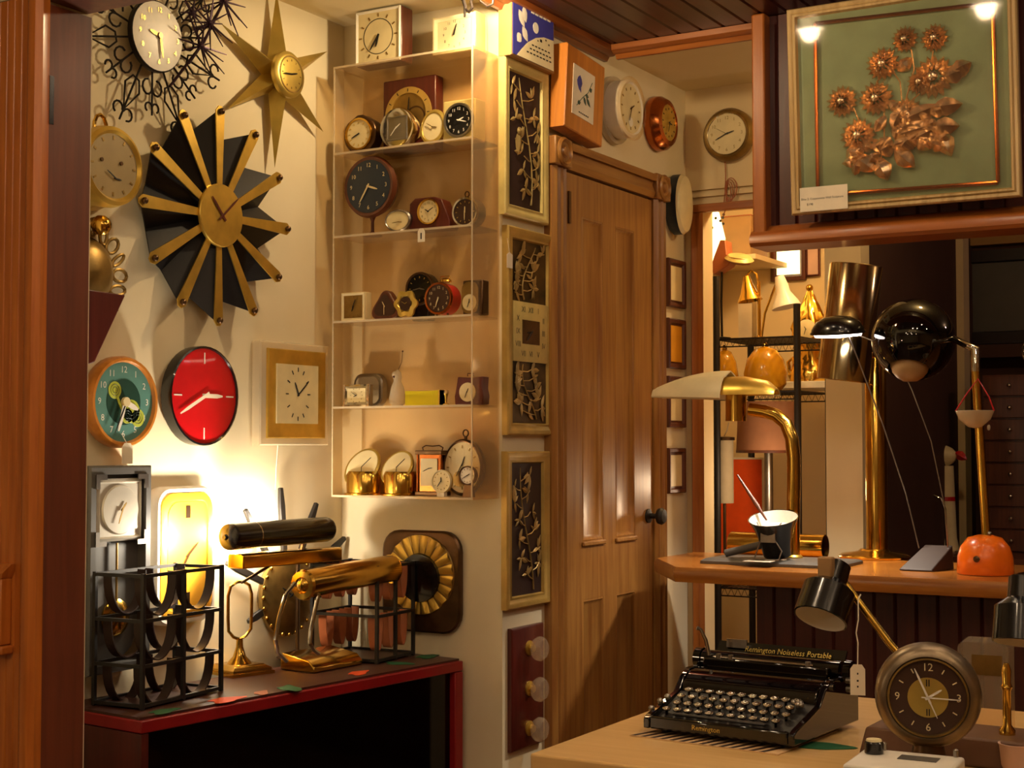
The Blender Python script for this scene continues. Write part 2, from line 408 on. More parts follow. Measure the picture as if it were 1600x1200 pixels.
# ---- closet door in the receding wall (built on the wall, x local = world y)
MD = Matrix(((0, -1, 0, XD), (1, 0, 0, 0), (0, 0, 1, 0), (0, 0, 0, 1)))     # wall-local (x, y=-out, z) to world
def D(u, v=700, off=.012): p = at(u, v, 0, XD+off); return p[1], p[2]
da, db = D(880)[0], D(1016)[0]
dz = D(950, 292)[1]
door = thing('door_1', '', '', (XD, 0, 0), PI/2); del door['label']; del door['category']; door['kind'] = 'structure'
pz = [(D(920, 845)[1], D(920, 343)[1]), (.16, D(920, 935)[1])]
pu = [(D(906)[0], D(939)[0]), (D(958)[0], D(988)[0])]
m = MB(K['oakz']); m.flat = True
m.bx(da, db, -.006, -.001, .01, dz)
m.bx(da, pu[0][0], -.02, -.006, .01, dz); m.bx(pu[1][1], db, -.02, -.006, .01, dz); m.bx(pu[0][1], pu[1][0], -.02, -.006, pz[1][0], pz[1][1]); m.bx(pu[0][1], pu[1][0], -.02, -.006, pz[0][0], pz[0][1])
for a, b in ((.01, pz[1][0]), (pz[1][1], pz[0][0]), (pz[0][1], dz)): m.bx(pu[0][0], pu[1][1], -.02, -.006, a, b)
m.put('door_slab', door)
for a, b in pz:
    for c, d in pu:
        MB(K['oakz']).rect(d-c, b-a, [(0, .0065), (0, .019), (.006, .021), (.014, .014), (.02, .011)], (c+d)/2, (a+b)/2).put('panel', door)
        MB(K['oaky']).bx(c-.004, d+.004, -.03, -.02, a-.014, a).put('panel_ledge', door, bev=.003)
ku, kz = D(1009, 806)
k = MB(K['blackm']).lathe([(.024, .02), (.024, .026), (.009, .03), (.009, .05), (.026, .06), (.029, .072), (.022, .082), (.004, .085)], T(ku, 0, kz) @ FR).put('door_knob', door)
hu, hz = D(887, 325)
MB(K['bronze']).bx(hu-.016, hu-.002, -.026, -.021, hz-.05, hz+.05).put('hinge', door)
# its casing with corner blocks
ca0, ca1 = D(864, 700, .03)[0], da-.004
cb0, cb1 = db+.004, D(1043, 700, .03)[0]
def casing(x0, x1, n=4):
    w = x1-x0; pts = [(x0, 0), (x0, -.026)]
    for i in range(n):
        a = x0+w*(.1+.8*i/n); b = x0+w*(.1+.8*(i+1)/n); pts += [(a, -.032), ((a+b)/2, -.024 if i % 2 else -.036), (b, -.032)]
    return pts+[(x1, -.026), (x1, 0)]
czb = D(880, 262, .03)[1]; czt = D(868, 213, .03)[1]
for n, a, b in (('trim_8', ca0, ca1), ('trim_9', cb0, cb1)):
    t = struct(MB(K['oakz']).extr(casing(a, b), czb, MD).put(n))
    c = MB(K['oakz']).bx(a-.006, b+.006, -.045, -.001, czb+.001, czt, MD).put('corner_block', t, bev=.004)
    MB(K['oakz']).lathe([(.045, .045), (.045, .049), (.038, .054), (.03, .047), (.02, .047), (.014, .054), (.004, .056)], MD @ T((a+b)/2, 0, (czb+czt)/2) @ FR).put('rosette', c)
hd = [(x, -y) for x, y in ((0, 0), (.03, 0), (.034, .02), (.026, .045), (.034, .07), (.03, czt-czb-.016), (0, czt-czb-.016))]
hp = [(czb+.001, 0), (czb+.001, -.03), (czb+.02, -.036), (czb+.045, -.026), (czb+.075, -.034), (czt-.03, -.04), (czt-.008, -.046), (czt-.008, 0)]
struct(MB(K['oaky']).extr([(q, -p) for q, p in hp] if 0 else [(p, q) for q, p in hp], (cb0-.007)-(ca1+.007),
       MD @ Matrix(((0, 0, 1, ca1+.007), (1, 0, 0, 0), (0, 1, 0, 0), (0, 0, 0, 1)))).put('trim_10'))
# ---- rear wall with the nook doorway
XO0, XO1 = -2.108, -1.653
zh = at(1130, 322, 1, YB).z
slab('wall_back', K['back'], XD, XO0-.005, YB, YB+.1, 0, ZC)
slab('wall_back', K['back'], XO0-.005, XO1, YB, YB+.1, zh, ZC)
slab('wall_back', K['back'], XO1, -1.525, YB, YB+.1, 0, ZC)
for z in (at(1120, 292, 1, YB).z, at(1120, 303, 1, YB).z):
    slab('trim_11', K['back'], XD+.0, XO1, YB-.012, YB-.001, z-.008, z+.008)
zt = at(1130, 318, 1, YB).z
struct(MB(K['trimz']).extr([(XD+.028, -.001), (XD+.028, -.02), (XD+.034, -.028), (XD+.06, -.022), (XD+.08, -.03), (XO0-.012, -.026), (XO0-.002, -.014), (XO0-.002, -.001)], zt-.03, T(0, YB, 0)).put('trim_12'))
slab('trim_13', K['trimx'], XD+.028, XO1, YB-.03, YB-.001, zt-.029, zt, .003)
slab('wall_nook_rear', K['back'], -2.7, -1.5, 6.3, 6.4, 0, ZC)
slab('wall_nook_left', K['back'], -2.7, -2.6, 5.05, 6.3, 0, ZC)
slab('wall_nook_right', K['tanw'], -1.63, -1.56, 5.05, 6.3, 0, ZC)  # tan in place of cream paints this wall as less lit
slab('wall_dark_side', K['darkw'], -1.558, -1.53, 5.05, 6.6, 0, ZC)
slab('wall_dark', K['darkw'], -1.53, 2.7, 6.6, 6.7, 0, ZC)
# ---- hanging bulkhead over the bar
XP0 = at(1176, 300, 1, YP-.04)[0]; XP1 = at(1197, 300, 1, YP-.04)[0]
zr0, zr1 = at(1300, 377, 1, YP-.05).z, at(1300, 341, 1, YP-.05).z
Mb = Matrix(((1, 0, 0, 0), (0, 1, 0, YP), (0, 0, 1, zr0+.02), (0, 0, 0, 1)))
struct(grooved(K['bead'], XP0+.01, 2.69, .06, ZC-.002-zr0-.02, Mb, .06).put('wall_bulkhead'))
struct(MB(K['trimz']).bx(XP0, XP1, YP-.045, YP+.075, zr1-.05, ZC-.001).put('trim_14', bev=.006))
rp = [(0, 0), (-.05, 0), (-.06, .01), (-.058, .03), (-.045, .045), (-.03, .05), (-.02, .06), (-.002, zr1-zr0), (.09, zr1-zr0), (.09, 0)]
struct(MB(K['trimx']).extr([(p, q) for p, q in rp], 2.69-XP0, Matrix(((0, 0, 1, XP0-.004), (1, 0, 0, YP), (0, 1, 0, zr0), (0, 0, 0, 1)))).put('trim_15'))
# ---- bar: beadboard half wall and its oak counter
Mb = Matrix(((1, 0, 0, 0), (0, 1, 0, 4.30), (0, 0, 1, 0), (0, 0, 0, 1)))
struct(grooved(K['bead'], -1.66, 2.69, .062, .754, Mb, .08).put('wall_bar'))
ZT = .80
cpts = [(-2.05, 4.395), (-1.853, 4.11), (2.68, 4.11), (2.68, 4.72), (-2.05, 4.72)]
c = MB(K['counter']); s = []
for z, i in ((ZT-.045, .004), (ZT-.03, 0), (ZT-.012, 0), (ZT, .006)): s.append([(x+(i if k in (0, 1, 4) else -i), y+(i if k < 3 else -i), z) for k, (x, y) in enumerate(cpts)])
tag(c.loft(s).put('bar_counter', bev=0), 'long orange oak bar counter with a clipped corner, lamps standing on it', 'counter')

# ================================================================== clocks on the left wall
def wt(k, name, label, cat, box, off=0, group=None):
    loc, w, h, rz = wallpos(k, *box, off); return thing(name, label, cat, loc, rz, group), w, h
# white oval clock with wrought iron rays
r, w, h = wt('L', 'wall_clock', 'white faced wall clock with black wrought iron scroll rays all round, top left', 'clock', (206, 1, 288, 111), .05)
R = h/2
MB(K['iron']).dial([(.05, .0), (.05, .025), (R*.9, .028), (R*1.02, .032), (R*1.02, .043), (R*.985, .046)]).put('case', r)
MB(K['white']).dial([(R*.975, .0465), (R*.8, .05), (.002, .052)]).put('dial', r)
numerals(r, R*.74, R*.2, .0525, K['brassb']); hands(r, 282, 170, R*.8, .0535, K['oldbrass'], wd=.008)
MB(K['bronze']).dial([(.008, .052), (.008, .058)]).put('hub', r)
for i in range(14):
    a = 2*PI*i/14; M = Matrix.Rotation(a, 4, 'Y'); big = i % 2 == 0; hh = .028
    def pt(x, z): return tuple(M @ Vector((x, -hh, z)))
    m = MB(K['iron']); q = .0028
    r0, r1 = R*.95, (.262 if big else .205)
    m.tube([pt(0, r0), pt(0, r1)], q, 6)
    if big:
        m.tube([pt(0, r1-.03), pt(.027, r0+.075), pt(.012, r0+.045), pt(-.012, r0+.045), pt(-.027, r0+.075)], q, 6, True)
        for s in (-1, 1): m.tube([pt(s*(.018+.016*math.cos(t)), r1-.025+.016*math.sin(t)) for t in [PI+.1-s*0-(-1)*k*.55 for k in range(9)]], q, 6)
    else:
        for s in (-1, 1):
            m.tube([pt(0, r0+.03)]+[pt(s*(.017-.017*math.cos(t)), r0+.045+.02*math.sin(t)) for t in [k*.6 for k in range(9)]], q, 6)
            m.tube([pt(0, r1)]+[pt(s*(.012-.012*math.cos(t)), r1-.02-.012*math.sin(t)) for t in [k*.6 for k in range(8)]], q, 6)
    m.put('scroll_ray', r)
# purple starburst sculpture
p0 = at(330, 40, 0, XL+.06)
r = thing('starburst_sculpture', 'purple brown metal sculpture of small spiky starbursts on rods, behind the white clock', 'wall sculpture', (XL+.001, p0.y, p0.z), PI/2)
def lo(u, v, o=.06): x, z = loc_on('L', r, u, v, o); return (x, -o, z)
MB(K['purple']).tube([lo(265, 135, .03), lo(318, 66), lo(350, 0), lo(362, -30)], .004, 6).put('stem', r)
MB(K['purple']).tube([lo(330, 40), (lo(330, 40)[0], 0, lo(330, 40)[2])], .006, 6).put('wall_peg', r)
for k, (u, v, q, n) in enumerate(((350, 2, .095, 16), (327, 36, .075, 14), (314, 72, .085, 14), (300, 20, .05, 9))):
    c = Vector(lo(u, v)); m = MB(K['purple']).ball(c, .009, 8)
    for i in range(n):
        a = 2*PI*i/n+.2*k; e = random.uniform(-.5, .5); d = Vector((math.cos(a), e, math.sin(a)))*q*random.uniform(.7, 1.1)
        if d.y > .05: d.y = .05
        m.cyl(c, c+d, .0035, .0015, 5)
    m.put('starburst', r)
# gold six-pointed star
r, w, h = wt('L', 'star_clock', 'pale gold six-pointed star wall clock with a small round dial', 'clock', (430, 80, 478, 152), .08)
tips = [loc_on('L', r, u, v, .035) for u, v in ((434, -14), (513, 80), (507, 206), (431, 262), (357, 170), (346, 35))]
m = MB(K['gold']); m.flat = True
ang = [math.atan2(x, z) for x, z in tips]
vs = [(0, -.075, 0), (0, -.012, 0)]
n = 6
for i in range(n):
    x, z = tips[i]; vs.append((x, -.03, z))
for i in range(n):
    a, b = Vector(tips[i]).normalized(), Vector(tips[(i+1) % n]).normalized(); d = (a+b).normalized()*.062
    vs.append((d.x, -.022, d.y))
fs = []
for i in range(n):
    j = (i-1) % n; fs += [(0, 2+i, 8+i), (0, 8+j, 2+i), (1, 8+i, 2+i), (1, 2+i, 8+j)]
m.add(vs, fs).put('star', r)
R = h/2
MB(K['gold']).dial([(R*.8, .05), (R, .062), (R*1.0, .074), (R*.9, .08), (R*.8, .082)]).put('bezel', r)
MB(K['oldbrass']).dial([(R*.8, .0765), (R*.8, .0835), (R*.74, .0835)], cap=(True, False)).put('inner_ring', r)
MB(K['dialw']).dial([(R*.76, .07), (R*.76, .0815)]).put('dial', r)
marks(r, R*.6, .082, K['oldbrass']); hands(r, 75, 262, R*.75, .083, K['black'], wd=.004)
# porthole clock
r, w, h = wt('L', 'porthole_clock', 'round brass porthole clock with a tan dial, partly behind the door jamb', 'clock', (126, 196, 228, 322), .10)
R = h/2
MB(K['brassb']).dial([(R*.96, 0), (R*1.04, .012), (R*1.0, .03), (R*.98, .05), (R*1.02, .075), (R*.98, .098), (R*.88, .104), (R*.8, .096)]).put('case', r)
MB(K['dialtan']).dial([(R*.82, .09), (R*.82, .0965)]).put('dial', r)
hands(r, 95, 300, R*.42, .098, K['ink'], x=R*.05, z=-R*.3, wd=.003); marks(r, R*.7, .0967, K['oldbrass'])
for x in (-.4, .25): MB(K['bronze']).dial([(.005, .097), (.005, .1)], x*R, R*.1, 10).put('winding_hole', r)
MB(K['brassb']).bx(R*1.02, R*1.12, -.06, -.03, -R*.1, R*.25).put('latch', r, bev=.004)
MB(K['brass']).tube([(-.02, -.05, R*.98)]+[(.02*math.cos(t), -.05, R*1.03+.03*math.sin(t)) for t in [PI*.9, PI*.7, PI*.5, PI*.3, PI*.1]]+[(.02, -.05, R*.98)], .005, 8).put('hanging_loop', r)
# black and brass sunburst
r, w, h = wt('L', 'sunburst_clock', 'large sunburst clock of twelve brass bars over a pleated black fan', 'clock', (311, 287, 381, 386), .075)
RO = abs(loc_on('L', r, 342, 163, .06)[1]+loc_on('L', r, 342, 505, .06)[1]*-1)/2; R = h/2
vs = [(0, -.05, 0)]; fs = []
for i in range(24):
    a = PI*i/12; q, hh = (RO*.97, .06) if i % 2 == 0 else (RO*.77, .012)
    vs.append((q*math.sin(a), -hh, q*math.cos(a)))
for i in range(24): fs.append((0, 1+i, 1+(i+1) % 24))
m = MB(K['blackfan']); m.flat = True
vs2 = [(x, y+.003, z) for x, y, z in vs]; o = len(vs)
fs2 = [(a+o, c+o, b+o) for a, b, c in fs]; rim = [(1+i, 1+(i+1) % 24, 1+(i+1) % 24+o, 1+i+o) for i in range(24)]
m.add(vs+vs2, fs+fs2+rim).put('pleated_fan', r)
MB(K['blackm']).dial([(.05, 0), (.05, .052)]).put('movement_case', r)
for i in range(12):
    M = Matrix.Rotation(PI*i/6, 4, 'Y')
    MB(K['brassb']).poly([(-.009, R*.6), (.009, R*.6), (.017, RO*.96), (.006, RO*1.005), (-.006, RO*1.005), (-.017, RO*.96)], .0625, .066, M).put('brass_bar', r)
    MB(K['bronze']).ball(tuple(M @ Vector((0, -.071, RO*.955))), .009, 10).put('stud', r)
MB(K['brassb']).dial([(R*.3, .05), (R, .066), (R, .072), (R*.97, .075)]).put('dial', r)
hand(r, 318, R*.72, .007, .077, K['maroon'], 'hour_hand', .3); hand(r, 48, R*.95, .006, .079, K['maroon'], 'minute_hand', .25)
# scroll rimmed convex clock, mostly behind the jamb
r, w, h = wt('L', 'scroll_rim_clock', 'domed brass wall clock with looped scroll rim, half hidden by the door jamb', 'clock', (92, 375, 202, 470), .05)
R = h/2*1.15
MB(K['oldbrass']).dial([(R*.95, 0), (R, .012), (R*.93, .03), (R*.6, .05), (.003, .058)]).put('domed_face', r)
MB(K['bronze']).dial([(R*1.0, .006), (R*1.06, .012), (R*1.0, .02)], cap=(False, False)).put('rim_band', r)
for i in range(18):
    a = 2*PI*(i+.5)/18; M = Matrix.Rotation(a, 4, 'Y')
    MB(K['oldbrass']).tube([tuple(M @ Vector((.016*math.sin(t)*(1 if i % 3 else .7), -.018, R*1.05+.022+.024*math.cos(t+.6*(i % 2))))) for t in [2*PI*k/12 for k in range(12)]], .0045, 6, True).put('scroll_loop', r)
q = loc_on('L', r, 160, 352, .04)
MB(K['brass']).ball((q[0], -.035, q[1]), .026, 14).put('finial', r)
# maroon board tip
p = at(160, 500, 0, XL+.07)
r = thing('wooden_pennant', 'dark maroon triangular board hanging in front of the scroll rimmed clock', 'wall decoration', (XL+.001, p.y, p.z), PI/2)
q = [loc_on('L', r, u, v, .085) for u, v in ((196, 461), (60, 440), (60, 600), (148, 566))]
MB(K['maroon']).poly(q, .068, .085).put('board', r, bev=.003)
MB(K['maroon']).bx(q[1][0]+.02, q[1][0]+.05, -.068, 0, q[1][1]-.09, q[1][1]-.05).put('hanger', r)
# flower clock
r, w, h = wt('L', 'flower_clock', 'round wall clock with orange wood rim, teal dial and lime green flowers', 'clock', (146, 556, 245, 700), .05)
R = h/2
MB(K['orangew']).dial([(R*.9, 0), (R, .015), (R*1.0, .04), (R*.96, .05), (R*.9, .05), (R*.86, .04)]).put('rim', r)
MB(K['teal']).dial([(R*.87, .03), (R*.87, .041)]).put('dial', r)
MB(K['dteal']).dial([(R*.5, .0412), (R*.5, .0418)]).put('dark_centre', r)
for x, z, q in ((-.27, .25, .19), (.22, -.2, .26), (.42, -.34, .2), (.1, -.3, .17)):
    f = MB(K['lime']).dial([(R*q, .042), (R*q*.97, .0428)], R*x, R*z, 20).put('flower', r)
    m = MB(K['dteal'])
    for j in (.35, .65): m.tube([(R*x+R*q*j*math.cos(t), -.0432, R*z+R*q*j*math.sin(t)) for t in [2*PI*k/16 for k in range(16)]], .0006, 4, True)
    m.put('petal_lines', f)
MB(K['lime']).tube([(-R*.2, -.0425, R*.1), (-R*.1, -.0425, -R*.1), (0, -.0425, -R*.22)], .004, 5).put('flower_stem', r)
numerals(r, R*.7, R*.2, .0415, K['white'])
hands(r, 112, 197, R*.85, .045, K['white'], wd=.011); hand(r, 206, R*.75, .004, .051, K['ink'], 'second_hand')
MB(K['dialw']).dial([(.012, .044), (.012, .053)], n=14).put('hub', r)
q = loc_on('L', r, 190, 690, .055); q2 = loc_on('L', r, 199, 706, .055)
tg = MB(K['paper']).poly([(q2[0]-.018, q2[1]-.03), (q2[0]+.018, q2[1]-.03), (q2[0]+.018, q2[1]+.012), (q2[0]+.01, q2[1]+.022), (q2[0]-.01, q2[1]+.022), (q2[0]-.018, q2[1]+.012)], .053, .0545).put('price_tag', r)
MB(K['paper']).tube([(q2[0], -.0545, q2[1]+.018), (q[0], -.053, q[1]+.02)], .001, 5).put('string', tg)
# red clock
r, w, h = wt('L', 'red_clock', 'round glossy red wall clock with a thin black rim and white hands', 'clock', (263, 540, 376, 697), .045)
R = h/2
MB(K['black']).dial([(R*.9, 0), (R*.99, .01), (R, .035), (R*.99, .043), (R*.955, .045), (R*.94, .038)]).put('rim', r)
MB(K['red']).dial([(R*.95, .03), (R*.95, .039)]).put('dial', r)
marks(r, R*.75, .0393, K['white'], 4, .3, .018); hands(r, 90, 243, R*1.02, .042, K['paper'], wd=.009)
# rectangular clock with cord
r, w, h = wt('L', 'rectangular_clock', 'rectangular cream dial wall clock in a wide clear grey frame, black cord below', 'clock', (409, 536, 516, 696), .04)
MB(K['acryledge']).rect(w, h, [(0, .004), (0, .03), (.004, .034)]).put('outer_frame', r)
iw, ih = w*.84, h*.86
MB(K['brassb']).rect(iw, ih, [(0, .034), (0, .04), (.003, .042), (.03, .038)]).put('inner_frame', r)
MB(K['dialw']).rect(iw-.075, ih-.085, [(0, .038), (0, .0425)]).put('dial', r)
R = .062
marks(r, R, .0428, K['ink'], 12, .2, .025, a=.8, b=1.15, name='hour_batons'); hands(r, 335, 50, R*1.2, .044, K['ink'], wd=.004)
MB(K['bronze']).rect(.02, .02, [(0, 0), (0, .004)]).put('wall_mount', r)
c0 = loc_on('L', r, 433, 700, .01); c1 = loc_on('L', r, 430, 765, .003)
MB(K['paper']).tube([(c0[0], -.012, c0[1]+.015), (c0[0], -.006, (c0[1]+c1[1])/2), (c1[0], -.003, c1[1])], .0016, 6).put('cord', r)

# ================================================================== the red cabinet and what stands on it
ZB = .553
ca = Vector((-2.418, 2.46)); cb = Vector((-2.293, 3.615)); cdr = (cb-ca).normalized(); crz = math.atan2(cdr.y, cdr.x)
L_ = (cb-ca).length
cabinet = thing('display_cabinet', 'low red display cabinet with dark glass front along the left wall', 'cabinet', (ca.x, ca.y, 0), crz)
# local x runs along the front, y back into the wall side
dp = .315
MB(K['redcab']).bx(0, L_, 0, dp, ZB-.035, ZB-.006).put('top_board', cabinet, bev=.003)
MB(K['cabtop']).bx(.004, L_-.004, .012, dp-.002, ZB-.006, ZB).put('dark_top', cabinet)
MB(K['redcab']).bx(L_-.035, L_, 0, dp, .0, ZB-.036).put('end_panel', cabinet, bev=.003)
MB(K['maroon']).bx(0, .02, .0, dp, .0, ZB-.036).put('end_panel', cabinet)
MB(K['cabdark']).bx(.021, L_-.036, dp-.02, dp, 0, ZB-.036).put('back_panel', cabinet)
MB(K['cabdark']).bx(.021, L_-.036, .03, dp-.021, 0, .05).put('bottom_shelf', cabinet)
MB(K['cabdark']).bx(.021, L_-.036, .1, dp-.021, .29, .305).put('middle_shelf', cabinet)
for a, b in ((.021, L_*.52), (L_*.5, L_-.036)):
    MB(K['cabglass']).bx(a, b, .012 if a < .1 else .02, .016 if a < .1 else .024, .052, ZB-.037).put('glass_door', cabinet)
# ---- paper leaves lying on the top
def paperleaf(u, v, mat, label, s=.06, a=0, dz=.0):
    p = at(u, v, 2, ZB)
    pts = [(s*(1+.35*math.cos(3*t+a))*math.cos(t), s*.6*(1+.25*math.sin(2*t))*math.sin(t)) for t in [2*PI*k/24 for k in range(24)]]
    o = MB(mat).extr([(x, y) for x, y in pts], .0008).put('paper_leaf', loc=(p.x, p.y, ZB+.0006+dz), rz=a+1.2)
    return tag(o, label, 'paper leaf', 'paper leaves on the red cabinet')
paperleaf(352, 1094, K['orangep'], 'orange paper leaf on the red cabinet in front of the harp lamp base', .05, .2)
paperleaf(408, 1083, K['tanleather'], 'tan paper leaf under the front corner of the harp lamp base', .03, .8)
paperleaf(452, 1076, K['greenp'], 'green paper leaf between the harp lamp base and the brass slab base', .045, 1.2)
paperleaf(560, 1052, K['orangep'], 'orange paper leaf at the right end of the brass slab base', .04, .5)
paperleaf(622, 1037, K['greenp'], 'green paper leaf under the front corner of the tan strapped rack', .04, 2)
paperleaf(668, 1026, K['greenp'], 'green paper leaf at the right end of the red cabinet top', .045, .3)
paperleaf(255, 1112, K['greenp'], 'green paper leaf under the near corner of the dark strapped rack', .04, .3)
# ---- bottle racks of iron rods and leather slings
def rack(loc, rz, lx, ly, lz, strap, label, cols, rows, name='bottle_rack', dip=.95):
    # local x from the near corner along the wall, y back to the wall
    r = thing(name, label, 'bottle rack', loc, rz, 'iron bottle racks with leather slings'); q = .0045
    m = MB(K['blackm'])
    for x in (0, lx):
        for y in (0, ly): m.bx(x-q, x+q, y-q, y+q, 0, lz)
    m.bx(lx*.5-q, lx*.5+q, -q, q, 0, lz)
    zs = [.008]+[lz*(k+1)/rows-.006 for k in range(rows)]
    for z in zs:
        for y in (0, ly): m.bx(0, lx, y-q*.9, y+q*.9, z-q*.9, z+q*.9)
        for x in (0, lx): m.bx(x-q*.9, x+q*.9, 0, ly, z-q*.9, z+q*.9)
    m.put('rod_frame', r)
    pw = lx/cols
    for z in zs[1:]:
        for c in range(cols):
            for y in (.012, ly-.04):
                x0, x1 = c*pw+.012, (c+1)*pw-.012; xm = (x0+x1)/2; dpt = lz/rows*dip
                pa = [(xm+(x1-x0)/2*math.cos(t)*(1 if abs(math.cos(t)) < 1 else 1), z-dpt*math.sin(t)**.8 if 0 < t < PI else z) for t in [PI*k/14 for k in range(15)]]
                lo1 = [[(x, y, zz+.0), (x, y+.026, zz), (x*.999+xm*.001+(.0025 if x < xm else -.0025), y+.026, zz+.0025), (x+(.0025 if x < xm else -.0025), y, zz+.0025)] for x, zz in pa]
                sl = MB(strap).loft(lo1).put('leather_sling', r)
    MB(K['cabtop']).bx(.004, lx-.004, .004, ly-.004, .003, .006).put('floor_tray', r)
    return r
a0 = at(222, 1110, 2, ZB); a1 = at(345, 1080, 2, ZB)
rack((a0.x, a0.y, ZB+.001), math.atan2(a1.y-a0.y, a1.x-a0.x), (a1-a0).length, .145, .315, K['brownleather'], 'black iron bottle rack with dark leather slings at the near end of the red cabinet', 2, 3)
a0 = at(605, 1035, 2, ZB)
rack((a0.x-.004, a0.y-.045, ZB+.001), PI/2+.06, .198, .22, .275, K['tanleather'], 'black iron bottle rack with tan leather slings at the far end of the red cabinet', 3, 2, dip=.72)
# ---- harp lamp with square brass base and rectangular brass shade
pb = at(374, 1052, 2, ZB)
r = thing('harp_lamp', 'brass desk lamp with stepped square base, open harp stem and box-shaped brass shade', 'lamp', (pb.x, pb.y, ZB+.001), PI/2-.25)
def sq(n, wx): return [(wx, wx), (-wx, wx), (-wx, -wx), (wx, -wx)]
m = MB(K['brass']); lo = []
for z, wx in ((0, .068), (.008, .068), (.01, .062), (.016, .062), (.022, .052), (.026, .046)): lo.append([(x, y, z) for x, y in sq(0, wx)])
m.loft(lo).put('base', r)
MB(K['brass']).lathe([(.034, .026), (.03, .032), (.018, .045), (.01, .07), (.009, .09), (.012, .094)]).put('stem', r)
MB(K['brass']).tube([(0, 0, .09), (.02, 0, .098), (.036, 0, .115), (.038, 0, .15), (.038, 0, .21), (.03, 0, .235), (.01, 0, .245), (-.01, 0, .245), (-.03, 0, .235), (-.038, 0, .21), (-.038, 0, .15), (-.036, 0, .115), (-.02, 0, .098)], .0045, 8, True).put('harp', r)
hm = at(420, 885, 0, pb.x+.02)-Vector((pb.x, pb.y, ZB+.001)); hm = Matrix.Rotation(-(PI/2-.25), 3, 'Z') @ hm
MB(K['bronze']).tube([(0, -.006, .243), tuple(Vector((0, -.006, .243)).lerp(hm, .5)), tuple(hm)], .004, 6).put('arm', r)
def lh(u, v, X): return Matrix.Rotation(-(PI/2-.25), 3, 'Z') @ (at(u, v, 0, X)-Vector((pb.x, pb.y, ZB+.001)))
h0, h1 = lh(368, 878, pb.x+.02), lh(523, 866, pb.x+.02); yo = .028
Msh = T(*h0) @ (Vector((1, 0, 0)).rotation_difference(h1-h0)).to_matrix().to_4x4()
MB(K['brass']).loft([[(x, y, z) for y, z in ((-yo, -.018), (-yo, .016), (-yo+.006, .022), (yo-.006, .022), (yo, .016), (yo, -.018))] for x in (0, (h1-h0).length)], M=Msh).put('shade', r, bev=.003)
# ---- black tube lamp, lit, turned to the wall
XQ = -2.64
e0, e1 = at(360, 838, 0, XQ), at(508, 829, 0, XQ)
pm = (e0+e1)/2; ln = (e1-e0).length; q = .036
r = thing('tube_lamp', 'black cylindrical picture lamp shining on the wall above the brass lamps', 'lamp', (pm.x, pm.y, ZB+.001), PI/2)
zc = pm.z-ZB
def arc(rad, a0, a1, n=16): return [(rad*math.cos(a0+(a1-a0)*i/n), rad*math.sin(a0+(a1-a0)*i/n)) for i in range(n+1)]
prof = arc(q, -PI*1.0, PI*.28)+arc(q-.003, PI*.28, -PI*1.0)          # open towards the wall (local +y) and upwards
prof = [(-y, x) for x, y in arc(q, -PI*.62, PI*.62)+arc(q-.003, PI*.62, -PI*.62)]
def shx(x, prof): return [(x, -b if 0 else a, zz) for a, zz in prof]
opn = [( -q*math.cos(t), q*math.sin(t)) for t in [-PI*.70+PI*1.40*i/24 for i in range(25)]]
inn = [(a*.92, b*.92) for a, b in opn[::-1]]
MB(K['black']).loft([[(x, a, zc+b) for a, b in opn+inn] for x in (-ln/2, ln/2)]).put('shade', r)
for s in (-1, 1):
    MB(K['black']).lathe([(q, 0), (q*.96, .008), (q*.6, .016), (.008, .018), (.006, .026)], align((s*ln/2, 0, zc), (s*(ln/2+.02), 0, zc)), 24).put('end_cap', r)
MB(K['chrome']).lathe([(q+.0005, 0), (q+.0005, .003)], align((-ln*.28, 0, zc), (-ln*.25, 0, zc)), 24, (False, False)).put('trim_ring', r)
MB(K['tube']).cyl((-ln*.3, .006, zc), (ln*.3, .006, zc), .008, n=12).put('lit_tube', r)
MB(K['bronze']).tube([(.13, .02, zc-q*.8), (.13, .04, zc-.1), (.13, .04, .02)], .006, 8).put('stem', r)
MB(K['bronze']).lathe([(.045, 0), (.06, .01), (.03, .02), (.01, .03)], T(.13, .04, 0)).put('base', r)
lamp('tube_lamp_light', (pm.x-.052, pm.y-ln/2+.05, pm.z+.005), 4.5, WHITE, .02); lamp('tube_lamp_light', (pm.x-.05, pm.y+.02, pm.z+.01), 2.8, WHITE, .02)
lamp('tube_lamp_fill_spot', (pm.x+.07, pm.y-ln/2-.085, pm.z+.0), 8.5, WHITE, .025, 156, (-2.75, 2.76, 1.0), .3)  # added spot outside the closed end cap, brightens tall clock and wall
# ---- piano lamp: brass roll shade on twin bent arms and a slab base
XQ2 = -2.475
e0, e1 = at(474, 915, 0, XQ2), at(610, 890, 0, XQ2); pm = (e0+e1)/2; ln = (e1-e0).length; q = .041
pb = at(500, 1042, 2, ZB)
r = thing('piano_lamp', 'brass piano lamp with long rolled shade, two bent arms and sloping slab base', 'lamp', (pb.x, pb.y, ZB+.0015), PI/2-.08)
def lc(p): d = Matrix.Rotation(-(PI/2-.08), 3, 'Z') @ Vector((p.x-pb.x, p.y-pb.y, p.z-ZB)); return d
a, b = lc(e0), lc(e1)
Ms = align(a, b); Ln = (b-a).length
opn = [(q*math.cos(t), q*math.sin(t)) for t in [PI*.2+PI*1.55*i/28 for i in range(29)]]
